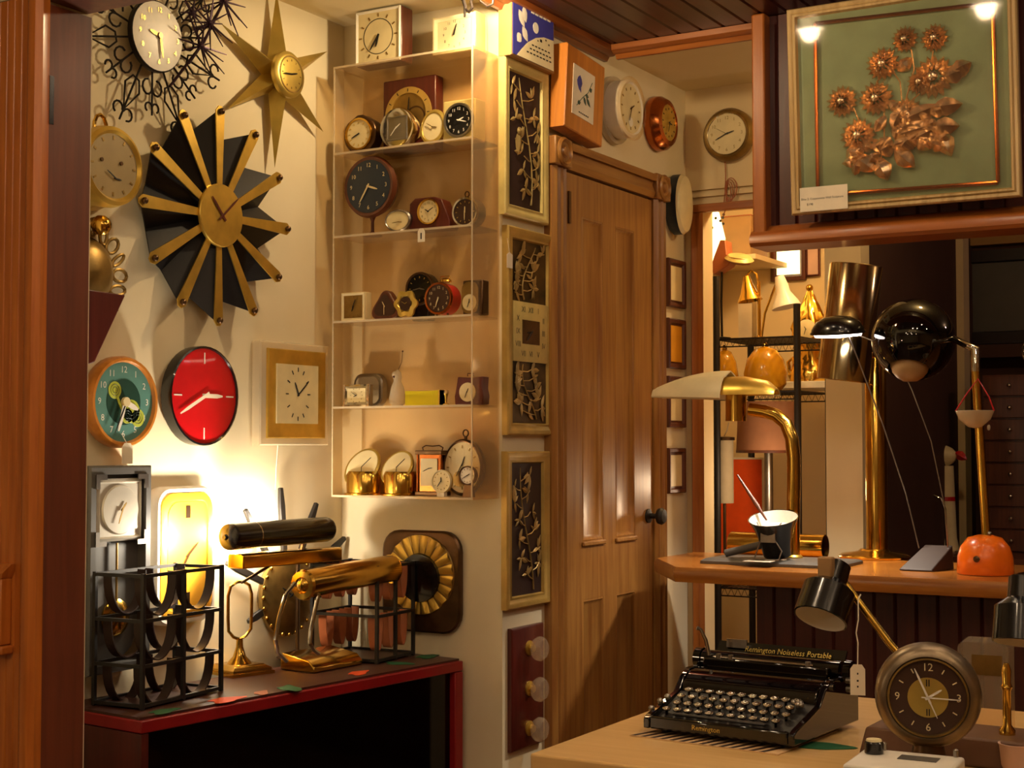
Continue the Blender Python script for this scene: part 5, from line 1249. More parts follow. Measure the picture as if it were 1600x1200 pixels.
# ================================================================== behind the bar
slab('trim_16', K['tanw'], at(1432, 375, 1, 6.58).x, 2.6, 6.56, 6.598, at(1500, 386, 1, 6.58).z, at(1500, 366, 1, 6.58).z)
wx0, wx1, wz0, wz1 = at(1468, 450, 1, 6.58).x, at(1640, 450, 1, 6.58).x, at(1530, 538, 1, 6.58).z, at(1530, 392, 1, 6.58).z
win = thing('window_1', '', '', ((wx0+wx1)/2, 6.598, (wz0+wz1)/2)); del win['label']; del win['category']; win['kind'] = 'structure'
MB(K['cabdark']).rect(wx1-wx0, wz1-wz0, [(0, 0), (0, .03), (.05, .03), (.055, .012)], cap=(True, False)).put('window_frame', win)
MB(K['grey']).rect(wx1-wx0-.1, wz1-wz0-.1, [(0, .004), (0, .01)]).put('pane', win)
slab('trim_17', K['darkw'], at(1455, 545, 1, 6.55).x, 2.6, 6.5, 6.598, at(1530, 560, 1, 6.55).z, at(1530, 540, 1, 6.55).z)
bct = struct(MB(K['brown']).bx(-1.50, 2.0, 5.75, 6.49, 0, .74).put('trim_18', label='low dark counter run behind the bar'))
bct.name = 'back_counter'; tag(bct, 'low dark counter along the rear wall behind the bar', 'counter'); del bct['kind']
# drawer cabinet
d0, d1 = at(1534, 600, 1, 6.1), at(1640, 600, 1, 6.1)
zt_ = at(1580, 585, 1, 6.1).z
r = thing('drawer_cabinet', 'dark small drawer cabinet with round pale knobs standing behind the orange lamp', 'cabinet', ((d0.x+d1.x)/2, 6.1, .7415), 0)
wd = d1.x-d0.x; hh = zt_-.7415; n = 8
MB(K['brown']).bx(-wd/2, wd/2, .012, .3, 0, hh).put('body', r)
for k in range(n):
    d = MB(K['brown']).bx(-wd/2+.006, wd/2-.006, 0, .0115, hh*k/n+.004, hh*(k+1)/n-.004).put('drawer', r, bev=.002)
    kx = at(1577, 600, 1, 6.1).x-r.location.x
    MB(K['chrome']).ball((kx, -.008, hh*(k+.5)/n), .009, 10).put('knob', d)
# cream and red toy
p = at(1478, 720, 1, 6.1)
r = thing('toy_figure', 'cream and red toy figure in the dark behind the bar', 'toy', (p.x, 6.1, .7415), 0)
MB(K['cream']).ball((-.02, 0, p.z-.7415+.02), .05, 16, sq=(1.3, .8, .9)).put('head', r)
MB(K['cream']).lathe([(.05, 0), (.04, .05), (.03, p.z-.7415-.02)], None, 20).put('body', r)
MB(K['red']).leaf((.035, p.z-.7415+.035), (.085, p.z-.7415+.005), .02, .0, .01).put('tail', r)
MB(K['red']).lathe([(.036, 0), (.034, .02)], T(0, 0, (p.z-.7415)*.55), 20).put('red_collar', r)
for x in (-.055, -.02): MB(K['ink']).ball((x, -.038, p.z-.7415+.04), .009, 8).put('eye', r)
# chrome spot lamp with a tag
p = at(1403, 770, 1, 5.9)
r = thing('spot_lamp', 'small chrome spot lamp with a paper tag in the dark behind the brass column', 'lamp', (p.x, 5.9, .7415), 0)
zc = p.z-.7415
MB(K['chrome']).lathe([(.045, 0), (.045, .008), (.008, .016), (.006, zc-.03)], None, 20).put('stand', r)
MB(K['chrome']).lathe([(.02, -.03), (.034, -.01), (.036, .015), (.022, .034), (.004, .038)], T(0, 0, zc), 20).put('head', r)
q = at(1402, 815, 1, 5.87); MB(K['paper']).bx(q.x-p.x-.012, q.x-p.x+.018, -.016, -.0145, q.z-.7415-.03, q.z-.7415+.03).put('tag', r)
# chrome bent pipe
p = at(1480, 850, 1, 5.9)
r = thing('bent_chrome_lamp', 'bent chrome tube lamp arm in the dark behind the slanted black base', 'lamp', (p.x, 5.9, .7415), 0)
def q(u, v): a = at(u, v, 1, 5.9); return (a.x-p.x, 0, a.z-.7415)
MB(K['chrome']).tube([(0, 0, .01), q(1478, 830), q(1476, 795), q(1470, 779), q(1458, 774), q(1428, 773)], .006, 10).put('tube', r)
MB(K['chrome']).lathe([(.05, 0), (.05, .008), (.01, .014)], None, 20).put('base', r)

# ================================================================== the nook behind the doorway
YN = 5.32
n0, n1 = at(1120, 600, 1, YN).x, at(1246, 600, 1, YN).x
zs = [at(1185, v, 1, YN).z for v in (528, 612)]+[.62, .15]
rk = thing('wire_rack', 'black wire shelving rack crowded with lamps in the nook beyond the doorway', 'shelf', ((n0+n1)/2, YN, 0), 0)
hw = (n1-n0)/2
for x, y, zt_ in ((-hw, 0, at(1120, 432, 1, YN).z), (hw, 0, at(1246, 475, 1, YN).z), (-hw, .36, at(1120, 432, 1, YN).z), (hw, .36, at(1246, 475, 1, YN).z)):
    MB(K['blackm']).cyl((x, y, 0), (x, y, zt_), .0135, n=12).put('post', rk)
for z in zs:
    m = MB(K['iron'])
    for y in (0, .36):
        m.cyl((-hw, y, z), (hw, y, z), .004, n=6); m.cyl((-hw, y, z-.03), (hw, y, z-.03), .003, n=6)
        m.tube([(-hw+2*hw*k/24, y, z-.03*(k % 2)) for k in range(25)], .002, 5)
    for x in (-hw, hw): m.cyl((x, 0, z), (x, .36, z), .004, n=6)
    for k in range(1, 16): m.cyl((-hw+2*hw*k/16, 0, z+.001), (-hw+2*hw*k/16, .36, z+.001), .0022, n=5)
    m.put('wire_shelf', rk)
def nk(k, name, label, cat, u, dy): x = at(u, 600, 1, YN+dy).x; return thing(name, label, cat, (x, YN+dy, zs[k]+.006))
def nz(r, u, v): p = at(u, v, 1, r.location.y); return Vector((p.x-r.location.x, 0, p.z-r.location.z))
r = nk(0, 'gooseneck_lamp', 'brass gooseneck lamp with flared bell shade on the top wire shelf', 'lamp', 1187, .12)
MB(K['brass']).lathe([(.03, 0), (.03, .006), (.007, .012), (.006, nz(r, 1185, 440).z)], None, 18).put('stem', r)
a, b = nz(r, 1172, 470), nz(r, 1166, 432)
MB(K['brass']).lathe([(.05, 0), (.034, .03), (.02, .07), (.014, (b-a).length)], align(a, b), 24, (False, True)).put('bell_shade', r)
MB(K['brass']).tube([tuple(nz(r, *k)) for k in ((1185, 442), (1182, 428), (1174, 423), (1166, 432))], .005, 8).put('neck', r)
r = nk(0, 'cone_lamp', 'white cone reading lamp on a brass arm on the top wire shelf', 'lamp', 1190, .2)
a, b = nz(r, 1229, 480), nz(r, 1218, 432)
MB(K['white']).lathe([(.058, 0), (.05, .02), (.028, .06), (.026, .09), (.018, (b-a).length)], align(a, b), 24).put('cone_shade', r)
MB(K['brass']).tube([(0, 0, .005), tuple(nz(r, 1195, 490)), tuple(nz(r, 1212, 445)), tuple(nz(r, 1219, 440))], .005, 8).put('arm', r)
MB(K['brass']).lathe([(.035, 0), (.035, .008), (.006, .014)], None, 18).put('base', r)
r = nk(0, 'grey_box', 'small grey white box under the brass bell shade on the top wire shelf', 'box', 1168, .25)
MB(K['steel']).bx(-.03, .03, -.02, .03, 0, nz(r, 1168, 470).z).put('box', r, bev=.003)
MB(K['paper']).bx(-.029, .029, -.0215, -.0205, .01, nz(r, 1168, 475).z).put('label', r)
r = nk(0, 'disc_lamp', 'tan hooded lamp with a round glass disc shade above the top wire shelf', 'lamp', 1136, .10)
MB(K['tanleather']).loft([[tuple(nz(r, *k)+Vector((0, y, 0))) for k in ((1113, 418), (1119, 400), (1128, 376), (1136, 376), (1138, 398), (1148, 402), (1140, 416), (1118, 430))] for y in (-.02, .05)]).put('hood', r, bev=.003)
c = nz(r, 1155, 405)
MB(K['creamf']).lathe([(.003, .020), (.045, .014), (.058, 0), (.054, -.004), (.04, .004)], T(*c) @ Matrix.Rotation(.3, 4, 'X') @ Matrix.Rotation(.25, 4, 'Y'), 28).put('disc_shade', r)
MB(K['shade']).lathe([(.05, 0), (.045, -.016), (.02, -.022)], T(*c) @ Matrix.Rotation(.18, 4, 'Y'), 24).put('underside', r)
MB(K['iron']).tube([tuple(nz(r, 1128, 425)), tuple(nz(r, 1127, 470)), (-.02, 0, .005)], .005, 8).put('stand', r)
MB(K['iron']).lathe([(.035, 0), (.035, .008), (.01, .012)], T(-.02, 0, 0), 18).put('base', r)
r = nk(1, 'mushroom_lamp', 'amber glass dome shade nearer the black post on the lower wire shelf', 'lamp', 1132, .12)
def dome(r, R, H):
    MB(K['amber']).lathe([(R*.7, 0), (R*.95, H*.15), (R, H*.4), (R*.85, H*.7), (R*.5, H*.93), (.004, H)], None, 28).put('dome', r)
    MB(K['brass']).lathe([(.012, 0), (.010, .012), (.003, .018)], T(0, 0, H-.002), 14).put('finial', r)
dome(r, .055, nz(r, 1140, 545).z)
r = nk(1, 'mushroom_lamp', 'larger amber glass dome shade under the white cone lamp, on the lower wire shelf', 'lamp', 1196, .14)
dome(r, .085, nz(r, 1195, 541).z)
# lit patterned lampshade behind the casing
p = at(1112, 370, 1, 5.7)
r = thing('patterned_lamp', 'lit cream lampshade with a dark pattern peeping past the doorway casing', 'lamp', (p.x-.03, 5.7, 0), 0)
zb_, zt_ = at(1112, 412, 1, 5.7).z, at(1112, 332, 1, 5.7).z
MB(K['selfglow']).lathe([(.07, zb_), (.085, (zb_+zt_)/2), (.06, zt_)], None, 28).put('lampshade', r)
m = MB(K['ink'])
for k in range(26): a_ = k*2.4; z = zb_+(zt_-zb_)*((k*.37) % 1); m.ball((.078*math.cos(a_), .078*math.sin(a_), z), .006, 6)
m.put('pattern', r)
MB(K['brass']).lathe([(.1, 0), (.1, .02), (.012, .03), (.012, zb_)], None, 20).put('stand', r)
# tan carton on a bracket high behind, pictures, standard, rococo clock
p0_, p1_ = at(1126, 402, 1, 5.95), at(1173, 336, 1, 5.95)
r = thing('tan_carton', 'plain tan carton high up behind the hooded lamp', 'box', ((p0_.x+p1_.x)/2, 6.0, p0_.z), 0)
MB(K['card']).bx(-(p1_.x-p0_.x)/2, (p1_.x-p0_.x)/2, -.05, .15, 0, p1_.z-p0_.z).put('carton', r, bev=.003)
MB(K['tanleather']).bx(-(p1_.x-p0_.x)/2, (p1_.x-p0_.x)/2, -.051, .15, p1_.z-p0_.z+.0, p1_.z-p0_.z+.004).put('flap', r)
hs = MB(K['back']).bx(p0_.x-.25, p1_.x+.04, 5.9, 6.299, p0_.z-.022, p0_.z-.001).put('wall_shelf')
tag(hs, 'plain cream wall shelf carrying the tan carton', 'shelf')
def bp(u0, v0, u1, v1, Y, name, label, fm, pm_, brd):
    a, b = at(u0, v1, 1, Y), at(u1, v0, 1, Y); wd, hh = b.x-a.x, b.z-a.z
    r = thing(name, label, 'picture', ((a.x+b.x)/2, 6.299, (a.z+b.z)/2))
    MB(K[fm]).rect(wd, hh, [(0, 0), (0, .02), (brd*.6, .024), (brd, .012)]).put('frame', r); MB(K[pm_]).rect(wd-2*brd, hh-2*brd, [(0, .012), (0, .014)]).put('print', r)
bp(1204, 368, 1258, 440, 6.28, 'framed_print', 'bright yellow print glowing as if lit in a brown frame on the nook rear wall', 'brown', 'selfglow', .028)  # print is no lamp: emission stands for light falling on it
bp(1259, 368, 1280, 432, 6.28, 'framed_print', 'pale pink print beside the bright yellow print on the nook rear wall', 'maroon', 'pink', .008)
a, b = at(1280, 610, 1, 5.3), at(1289, 330, 1, 5.3)
r = thing('shelf_standard', 'tall slotted metal shelf standard at the right side of the nook', 'shelf standard', (-1.632, 5.25, 1.3), PI/2)
mm = MB(K['creamf']).bx(-.012, .012, -.0, .012, -.1, .75); mm.put('strip', r, loc=(0, .0, 0))
for k in range(26): MB(K['ink']).bx(-.003, .003, .012, .0125, -.08+k*.032, -.066+k*.032).put('slot', r)
r.rotation_euler.z = PI/2
a, b = at(1203, 608, 1, 5.85), at(1288, 596, 1, 5.85)
hs = MB(K['white']).bx(a.x, -1.632, 5.85, 6.2, a.z, a.z+.03).put('wall_shelf', bev=.003); tag(hs, 'short white wall shelf under the gold rococo clock', 'shelf')
p = at(1266, 590, 1, 5.95)
r = thing('rococo_clock', 'ornate gilt rococo clock on the short white wall shelf', 'clock', (p.x-.01, 5.98, a.z+.031), 0)
hh = at(1266, 452, 1, 5.98).z-r.location.z
rd = random.Random(4); lo = []
for k in range(13):
    t = k/12; z = hh*t; q_ = [.085, .088, .07, .06, .058, .062, .07, .074, .066, .05, .036, .022, .008][k]
    lo.append([(q_*(1+.16*math.sin(7*an+k*1.3))*math.cos(an), .55*q_*(1+.16*math.sin(7*an+k*1.3))*math.sin(an), z) for an in [2*PI*i/28 for i in range(28)]])
MB(K['brass']).loft(lo).put('case', r)
MB(K['dialw']).dial([(.042, .040), (.042, .047), (.036, .05)], 0, hh*.56, 28).put('dial', r); hands(r, 330, 200, .03, .051, K['ink'], 0, hh*.56)
for sx in (-1, 1): MB(K['brass']).tube([(sx*.06, -.02, hh*.06+.0), (sx*.085, -.02, hh*.12), (sx*.09, -.02, hh*.22), (sx*.07, -.02, hh*.26), (sx*.062, -.02, hh*.2)], .009, 8).put('scroll', r)
MB(K['brass']).ball((0, 0, hh+.006), .016, 10).put('finial', r)
# brown paper lampshade on a post, grey cylinder shade, orange panel
Yb = YN+.16
p = at(1200, 708, 1, Yb)
r = nk(2, 'table_lamp', 'table lamp with wide brown paper drum shade under the amber domes', 'lamp', 1200, .16)
z0, z1 = nz(r, 1200, 706).z, nz(r, 1200, 628).z; R0 = .125
MB(K['shade']).lathe([(R0, z0), (R0*.93, z1), (R0*.92, z1), (R0*.985, z0)], None, 36, (False, False)).put('drum_shade', r)
MB(K['brown']).lathe([(R0*1.01, z0-.004), (R0*1.01, z0+.006), (R0*.97, z0+.006), (R0*.97, z0-.004)], None, 36, (False, False)).put('shade_trim', r)
MB(K['steel']).lathe([(.06, 0), (.06, .012), (.018, .02), (.016, z1-.02)], None, 20).put('stem', r)
r = nk(2, 'cylinder_shade_lamp', 'lamp with slim grey cream cylinder shade beside the black rack post', 'lamp', 1131, .06)
z0, z1 = nz(r, 1131, 786).z, nz(r, 1131, 688).z
MB(K['shadeg']).lathe([(.036, z0), (.036, z1), (.034, z1), (.034, z0)], None, 24, (False, False)).put('cylinder_shade', r)
MB(K['bronze']).lathe([(.041, z1), (.041, z1+.012), (.004, z1+.016)], None, 24).put('shade_cap', r)
MB(K['bronze']).lathe([(.03, 0), (.03, .008), (.006, .012), (.006, z1)], None, 16).put('stem', r)
MB(K['steel']).tube([(.0, -.0, z1+.016), (.012, -.0, z1+.04), (.02, 0, z1+.07)], .002, 6).put('wire', r)
r = nk(2, 'orange_panel', 'bright orange panel with pale edge standing behind the brown drum shade lamp', 'picture', 1160, .33)
a, b = nz(r, 1124, 826), nz(r, 1190, 718)
MB(K['orangebook']).bx(a.x, b.x, .002, .012, 0, b.z).put('panel', r)
MB(K['paper']).bx(b.x+.0005, b.x+.012, .0, .014, 0, b.z+.008).put('pale_edge', r)
MB(K['paper']).bx(a.x, b.x+.0, .0, .014, b.z+.0005, b.z+.008).put('pale_edge', r)
# ================================================================== the desk and what stands on it
ZD = .656
e0, e1 = at(820, 1175, 2, ZD), at(1005, 1120, 2, ZD)
dk = thing('desk', 'pale maple desk in the foreground carrying the typewriter', 'desk', (-1.232, 2.15, 0), .0)
m = MB(K['desk']).bx(0, 1.75, 0, .82, ZD-.036, ZD).put('desk_top', dk, bev=.004)
for x, y in ((.06, .06), (1.69, .06), (.06, .76), (1.69, .76)): MB(K['desk']).bx(x-.03, x+.03, y-.03, y+.03, 0, ZD-.037).put('leg', dk, bev=.003)
MB(K['desk']).bx(.09, 1.66, .75, .77, ZD-.15, ZD-.037).put('apron', dk)
# striped mat
a, b = at(1000, 1146, 2, ZD), at(1228, 1187, 2, ZD)
tw0, tw1 = at(1005, 1141, 2, ZD+.006), at(1241, 1171, 2, ZD+.006)
trz = math.atan2(tw1.y-tw0.y, tw1.x-tw0.x); TW = (tw1-tw0).length
mt = thing('striped_mat', 'thin tan mat with dark stripes lying under the typewriter', 'mat', (a.x-.004, a.y-.02, ZD+.0004), trz)
MB(K['pale']).bx(0, TW-.005, -.012, .24, 0, .0018).put('mat', mt)
for k in range(14): MB(K['brownleather']).add([(.002+k*.019, -.0115, .0021), (.0115+k*.019, -.0115, .0021), (.0265+k*.019, .05, .0021), (.017+k*.019, .05, .0021)], [(0, 1, 2, 3)]).put('stripe', mt)
o = MB(K['greenp']).extr([(.05*(1+.25*math.cos(3*t))*math.cos(t), .03*math.sin(t)) for t in [2*PI*k/24 for k in range(24)]], .0008).put('paper_leaf', loc=tuple(at(1282, 1166, 2, ZD)+Vector((0, 0, .0006))), rz=.2)
tag(o, 'green paper leaf on the desk at the right foot of the typewriter', 'paper leaf')
# ---- typewriter: x along its front, y back
tw = thing('typewriter', 'black portable typewriter with round steel rimmed keys on the maple desk', 'typewriter', (tw0.x, tw0.y, ZD+.0105), trz)
for x in (.03, .262):
    for y in (.03, .25): MB(K['black']).cyl((x, y, -.0078), (x, y, .002), .009, n=12).put('rubber_foot', tw)
D_ = .285
side = [(0, 0), (0, .018), (.012, .024), (.11, .05), (.135, .075), (.16, .088), (D_-.02, .088), (D_, .07), (D_, 0)]
for x in (0, TW-.012):
    MB(K['gloss']).loft([[(x, y, z) for y, z in side], [(x+.012, y, z) for y, z in side]]).put('side_plate', tw, bev=.002)
MB(K['gloss']).bx(.0125, TW-.0125, .0, .011, 0, .022).put('front_rail', tw, bev=.003)
MB(K['gloss']).bx(.0125, TW-.0125, .0115, D_-.002, .002, .008).put('bottom_plate', tw)
MB(K['gloss']).loft([[(x, y, z) for y, z in ((.118, .05), (.124, .066), (.15, .084), (.19, .088), (.19, .05))] for x in (.0125, TW-.0125)]).put('ribbon_cover', tw, bev=.003)
MB(K['blackm']).loft([[(x, y, z) for y, z in ((.0115, .0085), (.122, .0085), (.122, .052), (.0115, .0095))] for x in (.0125, TW-.0125)]).put('key_well', tw)
m = MB(K['blackm']).bx(.05, TW-.06, .014, .026, .024, .029).put('space_bar', tw, bev=.003)
keyo = ringo = None
for row in range(4):
    for k in range(11):
        x = .026+row*-.0035+.010+k*.0212+(.006 if row == 2 else 0); y = .105-row*.0215-.0; z = .057-row*.0088
        if keyo is None:
            keyo = MB(K['gloss']).lathe([(.0025, -.02), (.0025, -.004), (.0068, -.003), (.0072, .0)], None, 14).put('key', tw)
            ringo = MB(K['chrome']).lathe([(.0078, -.002), (.0082, .0005), (.0074, .0022), (.0066, .0008)], None, 16, (False, False)).put('key_ring', keyo)
            domeo = MB(K['chrome']).lathe([(.0068, .0006), (.0055, .0026), (.003, .0038), (.001, .0042)], None, 14, (False, True)).put('key_top', keyo)
            ko, rg, dm = keyo, ringo, domeo
        else:
            ko = keyo.copy(); COL.objects.link(ko)
            for c_ in (ringo, domeo): rg = c_.copy(); COL.objects.link(rg); rg.parent = ko
        ko.location = (x, y, z)
for x, y, z in ((.012, .075, .045), (.008, .055, .04), (.004, .03, .03)): MB(K['steel']).ball((x-.004, y, z), .006, 10).put('side_key', tw)
for x in (.245, .258, .268, .262): MB(K['steel']).ball((x, .098-.02*(x > .26)*1.0, .055), .0055, 8).put('side_key', tw)
# carriage
MB(K['gloss']).cyl((.01, .218, .098), (TW-.005, .218, .098), .017, n=24).put('platen', tw)
for x in (-.006, TW+.004): MB(K['gloss']).cyl((x, .218, .098), (x+.012 if x > 0 else x+.014, .218, .098), .020, n=20).put('platen_knob', tw)
MB(K['gloss']).loft([[(x, y, z) for y, z in ((.236, .092), (.262, .128), (.266, .126), (.242, .088))] for x in (.02, TW-.012)]).put('paper_table', tw)
tm = MB(K['gold']); Mt = T(TW*.575, .2465, .1085) @ Matrix.Rotation(-.62, 4, 'X')
tm.text('Remington Noiseless Portable', .0165, 0, .0085, .004, sx=.86, M=Mt); tm.put('maker_lettering', tw)
tm = MB(K['gold']); tm.text('Remington', .0125, TW*.43, .011, .0006); tm.put('front_lettering', tw)
MB(K['gloss']).bx(.02, TW-.02, .19, .206, .085, .104).put('carriage_bar', tw, bev=.003)
MB(K['chrome']).cyl((.04, .197, .106), (TW-.05, .197, .106), .0025, n=10).put('paper_bail', tw)
for x in (.05, .075, TW-.06): MB(K['steel']).cyl((x, .197, .1), (x, .197, .112), .005, n=12).put('bail_roller', tw)
MB(K['steel']).bx(.040, .082, .25, .254, .118, .134).put('paper_guide', tw)
MB(K['steel']).tube([(.026, .205, .107), (.022, .20, .135), (.014, .195, .155), (.008, .19, .158)], [.004, .0035, .003, .004], 8).put('return_lever', tw)
for v_, z in ((1, .07), (2, .085)): MB(K['steel']).cyl((TW+.012, .2, z), (TW+.02, .2, z), .006, n=12).put('side_knob', tw)
# ---- globe clock
gp = at(1450, 1168, 2, ZD+.047)
gc_Y = 2.295; gp.x = at(1450, 1100, 1, gc_Y).x
gcl = thing('globe_clock', 'round bronze ball-shaped clock with brown dial and gold centre on the desk', 'clock', (gp.x, gc_Y, ZD+.001), .26)
cz = at(1450, 1086, 1, gc_Y).z-ZD; R = (at(1535, 1085, 1, gc_Y).x-at(1365, 1085, 1, gc_Y).x)/2*.95; cz = max(cz, R+.02)
Mt = T(0, 0, cz)
MB(K['bronzel']).lathe([(.03, -R*.9), (R*.6, -R*.78), (R*.88, -R*.45), (R, -.01), (R*1.0, R*.15), (R*.94, R*.32), (R*.86, R*.4), (R*.78, R*.42), (R*.735, R*.38)], Mt @ FR, 48, (True, False)).put('case', gcl)
MB(K['oldbrass']).lathe([(R*.735, R*.385), (R*.755, R*.43), (R*.72, R*.435), (R*.71, R*.37)], Mt @ FR, 48, (False, False)).put('bezel', gcl)
hD = R*.37
MB(K['choc']).lathe([(R*.72, hD-.002), (R*.72, hD)], Mt @ FR, 40).put('dial', gcl)
MB(K['gold']).lathe([(R*.38, hD+.0002), (R*.38, hD+.0012), (.003, hD+.0015)], Mt @ FR, 36).put('gold_centre', gcl)
numerals(gcl, R*.57, R*.21, hD+.0006, K['dialw'], 0, cz, only=(12, 3, 6, 9)); marks(gcl, R*.57, hD+.0004, K['dialw'], 12, .16, .018, 0, cz, skip=(0, 3, 6, 9))
for s in (-1, 1):
    for zz in (R*.28, -R*.28): MB(K['ink']).box((s*R*.022, -hD-.0018, cz+zz), (R*.022, .0008, R*.13)).put('centre_bar', gcl)
for t_, l_, w_, n_ in ((-24, R*.6, .003, 'minute_hand'), (92, R*.6, .0018, 'second_hand'), (58, R*.3, .0035, 'hour_hand'), (156, R*.42, .0018, 'alarm_hand')): hand(gcl, t_, l_, w_, hD+.003, K['white'], n_, .2, 0, cz)
MB(K['bronze']).lathe([(.045, 0), (.045, .005), (.03, .012), (.022, cz-R*.9)], None, 28).put('foot', gcl)
# ---- two headed desk lamp with long brown base, lamp heads black
bq = at(1500, 1150, 2, ZD)
r = thing('twin_desk_lamp', 'two headed black desk lamp with long brown base behind the bronze ball clock', 'lamp', (-.56, 2.478, ZD+.001), -.02)
MB(K['brownb']).loft([[(-.195, -.066, 0), (.36, -.066, 0), (.36, .075, 0), (-.195, .075, 0)], [(-.185, -.058, .045), (.35, -.058, .045), (.35, .068, .045), (-.185, .068, .045)]]).put('base', r, bev=.004)
def q(u, v, dy=0): return local(r, at(u, v, 1, r.location.y+dy))
def lamp_head(c_op, c_top, Ro, name):
    d = (c_top-c_op).length
    h = MB(K['black']).lathe([(Ro*.95, 0), (Ro, .001), (Ro*.97, d*.52), (Ro*.55, d*.66), (Ro*.52, d*.97), (Ro*.4, d), (.003, d)], align(c_op, c_top), 32, (False, False)).put(name, r)
    MB(K['white']).lathe([(Ro*.94, 0), (Ro*.9, d*.48), (Ro*.3, d*.6), (.003, d*.6)], align(c_op, c_top), 32, (False, False)).put('cream_lining', h)
    return h
co, ct2 = q(1292, 966, .03), q(1309, 880, .07)
co = co+Vector((-.005, -.02, 0))
lamp_head(co, ct2, .047, 'lamp_head')
MB(K['brass']).tube([(-.06, .055, .045), tuple(q(1390, 1005, .05)), tuple(q(1338, 935, .06)), tuple(q(1316, 905, .06))], .0065, 10).put('arm', r)
MB(K['card']).box(tuple(q(1291, 886, .03)), (.026, .02, .036)).put('switch_block', r, bev=.003)
ce, ce2 = q(1596, 1005, .0), q(1600, 900, .03)
lamp_head(ce, ce2, .046, 'lamp_head')
MB(K['brass']).tube([(.25, .03, .045), tuple(q(1640, 1050)), tuple(q(1625, 930, .02)), tuple(q(1605, 910, .03))], .0065, 10).put('arm', r)
ps = q(1574, 1148, -.0); pt_ = q(1574, 1036, -.0)
MB(K['brass']).lathe([(.013, .045), (.013, .052), (.007, .06), (.0065, pt_.z*.72), (.0095, pt_.z*.76), (.0065, pt_.z*.8), (.008, pt_.z*.92), (.004, pt_.z)], T(ps.x, .0, 0), 16).put('brass_post', r)
# price tag on a string from the lamp head
s0 = local(r, at(1343, 942, 1, r.location.y-.04)); s1 = local(r, at(1341, 1040, 1, r.location.y-.05)); s2_ = local(r, at(1340, 1085, 1, r.location.y-.05))
tgp = at(1340, 1040, 1, r.location.y+.0)
tg = thing('price_tag', 'white card price tag hanging by a string from the left head of the desk lamp', 'price tag', tgp, .3)
MB(K['paper']).poly([(-.0125, -.05), (.0125, -.05), (.0125, -.006), (.007, .002), (-.007, .002), (-.0125, -.006)], 0, .0012).put('card', tg)
up_ = (at(1343, 938, 1, r.location.y+.0)-tgp).z
MB(K['paper']).tube([(0, -.0006, 0), (.001, 0, up_*.35), (-.002, .001, up_*.5), (.002, .002, up_*.7), (.002, .012, up_*1.0), (.006, .03, up_*1.06)], .0012, 6).put('string', tg)
m = MB(K['ink'])
for z, k in ((-.012, .7), (-.024, 1), (-.034, .8)): m.bx(-.0016*k, .0016*k, -.0016, -.0012, z-.003, z)
m.put('writing', tg)
# glass tumbler behind at right
p = at(1578, 1115, 2, ZD+.0)
r2 = thing('glass_tumbler', 'square clear glass holder with a yellow band behind the brass post on the desk', 'glass holder', (p.x+.025, r.location.y+.13, ZD+.001), .1)
hh = at(1578, 1008, 1, r2.location.y).z-ZD
MB(K['crystal']).rect(.085, hh, [(0, -.08), (0, .0)], 0, hh/2, r=.012).put('glass', r2)
MB(K['oldbrass']).rect(.05, hh*.2, [(0, .0006), (0, .0016)], .006, hh*.78).put('yellow_band', r2)
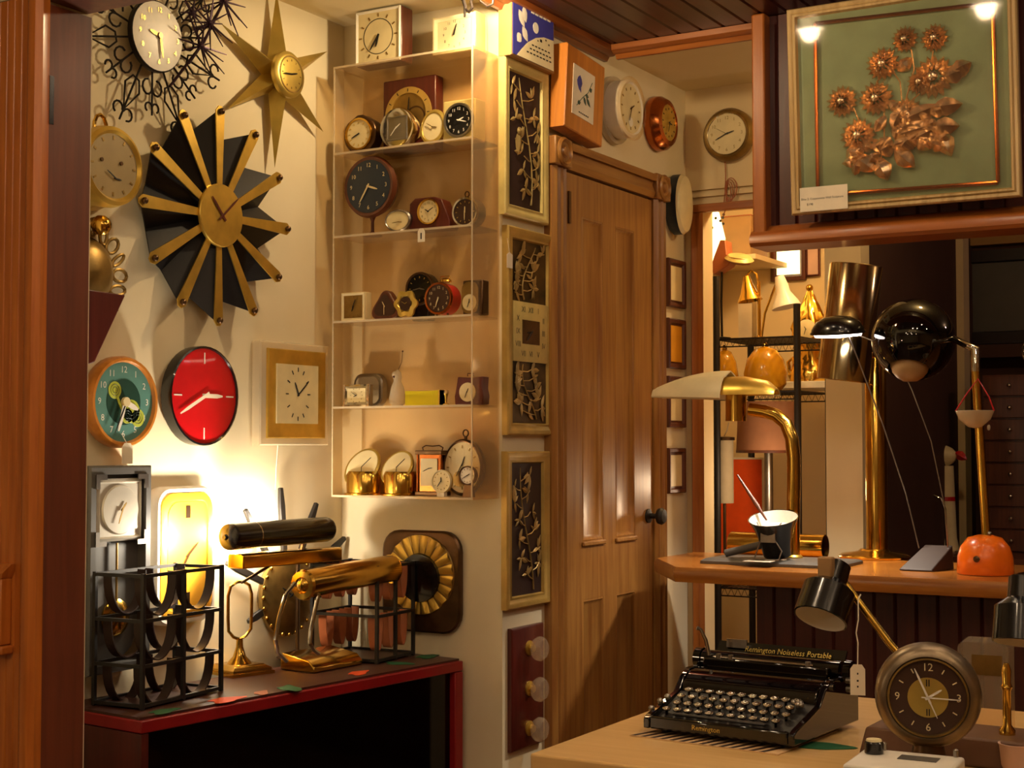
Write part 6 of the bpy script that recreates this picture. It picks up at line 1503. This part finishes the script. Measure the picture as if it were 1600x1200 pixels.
# white radio in front
w0, w1 = at(1352, 1168, 2, ZD+.055), at(1508, 1183, 2, ZD+.055)
rz_ = math.atan2(w1.y-w0.y, w1.x-w0.x)
rd_ = thing('desk_radio', 'white desktop set with a black knob and grey display in front of the globe clock', 'radio', (w0.x, w0.y, ZD+.001), rz_)
lw_ = (w1-w0).length
MB(K['white']).bx(0, lw_, -.13, 0, .004, .054).put('body', rd_, bev=.004)
for x in (.02, lw_-.02):
    for y in (-.11, -.02): MB(K['black']).cyl((x, y, 0), (x, y, .0045), .006, n=10).put('foot', rd_)
kn = MB(K['black']).lathe([(.014, .0545), (.014, .07), (.012, .072)], T(.022, -.035, 0), 20).put('knob', rd_)
MB(K['dialw']).lathe([(.012, .0722), (.011, .075), (.003, .076)], T(.022, -.035, 0), 20).put('knob_cap', kn)
MB(K['grey']).bx(lw_*.42, lw_*.8, -.06, -.03, .0542, .0552).put('display', rd_)
for x in (.03, lw_-.012): MB(K['steel']).lathe([(.004, .0545), (.004, .064), (.002, .066)], T(x, -.006, 0), 12).put('post', rd_)
# pale pink cup at the right edge
p = at(1608, 1190, 2, ZD)
cp_ = thing('cup', 'pale pink cup at the lower right corner of the picture', 'cup', (p.x+.0, p.y-.09, ZD+.001))
MB(K['pink']).lathe([(.02, 0), (.024, .01), (.027, .04), (.029, .044), (.026, .044), (.022, .012), (.003, .01)], None, 24).put('bowl', cp_)

# ================================================================== recessed lamps in the board ceiling, overhead
K['lampdisc'] = emit('lit ceiling lamp lens', 'fff0d8', 14)
for x, y, wt_ in BOARD_LAMPS:
    r = thing('ceiling_lamp', 'round recessed ceiling lamp in the dark board ceiling over the bar', 'lamp', (x, y, 2.468), 0, 'recessed lamps in the board ceiling')
    MB(K['white']).lathe([(.055, 0), (.055, -.006), (.045, -.006), (.045, 0)], None, 24, (False, False)).put('ring', r)
    MB(K['lampdisc']).lathe([(.0445, -.001), (.0445, -.004)], None, 24).put('lens', r)
for x, y in SHOP_LAMPS:
    r = thing('ceiling_lamp', 'round recessed ceiling lamp of the front shop, behind the viewer', 'lamp', (x, y, 2.598), 0, 'recessed lamps of the front shop')
    MB(K['white']).lathe([(.085, 0), (.085, -.006), (.07, -.006), (.07, 0)], None, 24, (False, False)).put('ring', r)
    MB(K['lampdisc']).lathe([(.069, -.001), (.069, -.004)], None, 24).put('lens', r)
r = thing('ceiling_lamp', 'small recessed ceiling lamp beside the moulding over the acrylic case', 'lamp', (-2.085, 3.40, 2.468), 0)
MB(K['white']).lathe([(.036, 0), (.036, -.006), (.029, -.006), (.029, 0)], None, 24, (False, False)).put('ring', r)
MB(K['lampdisc']).lathe([(.0285, -.001), (.0285, -.004)], None, 24).put('lens', r)
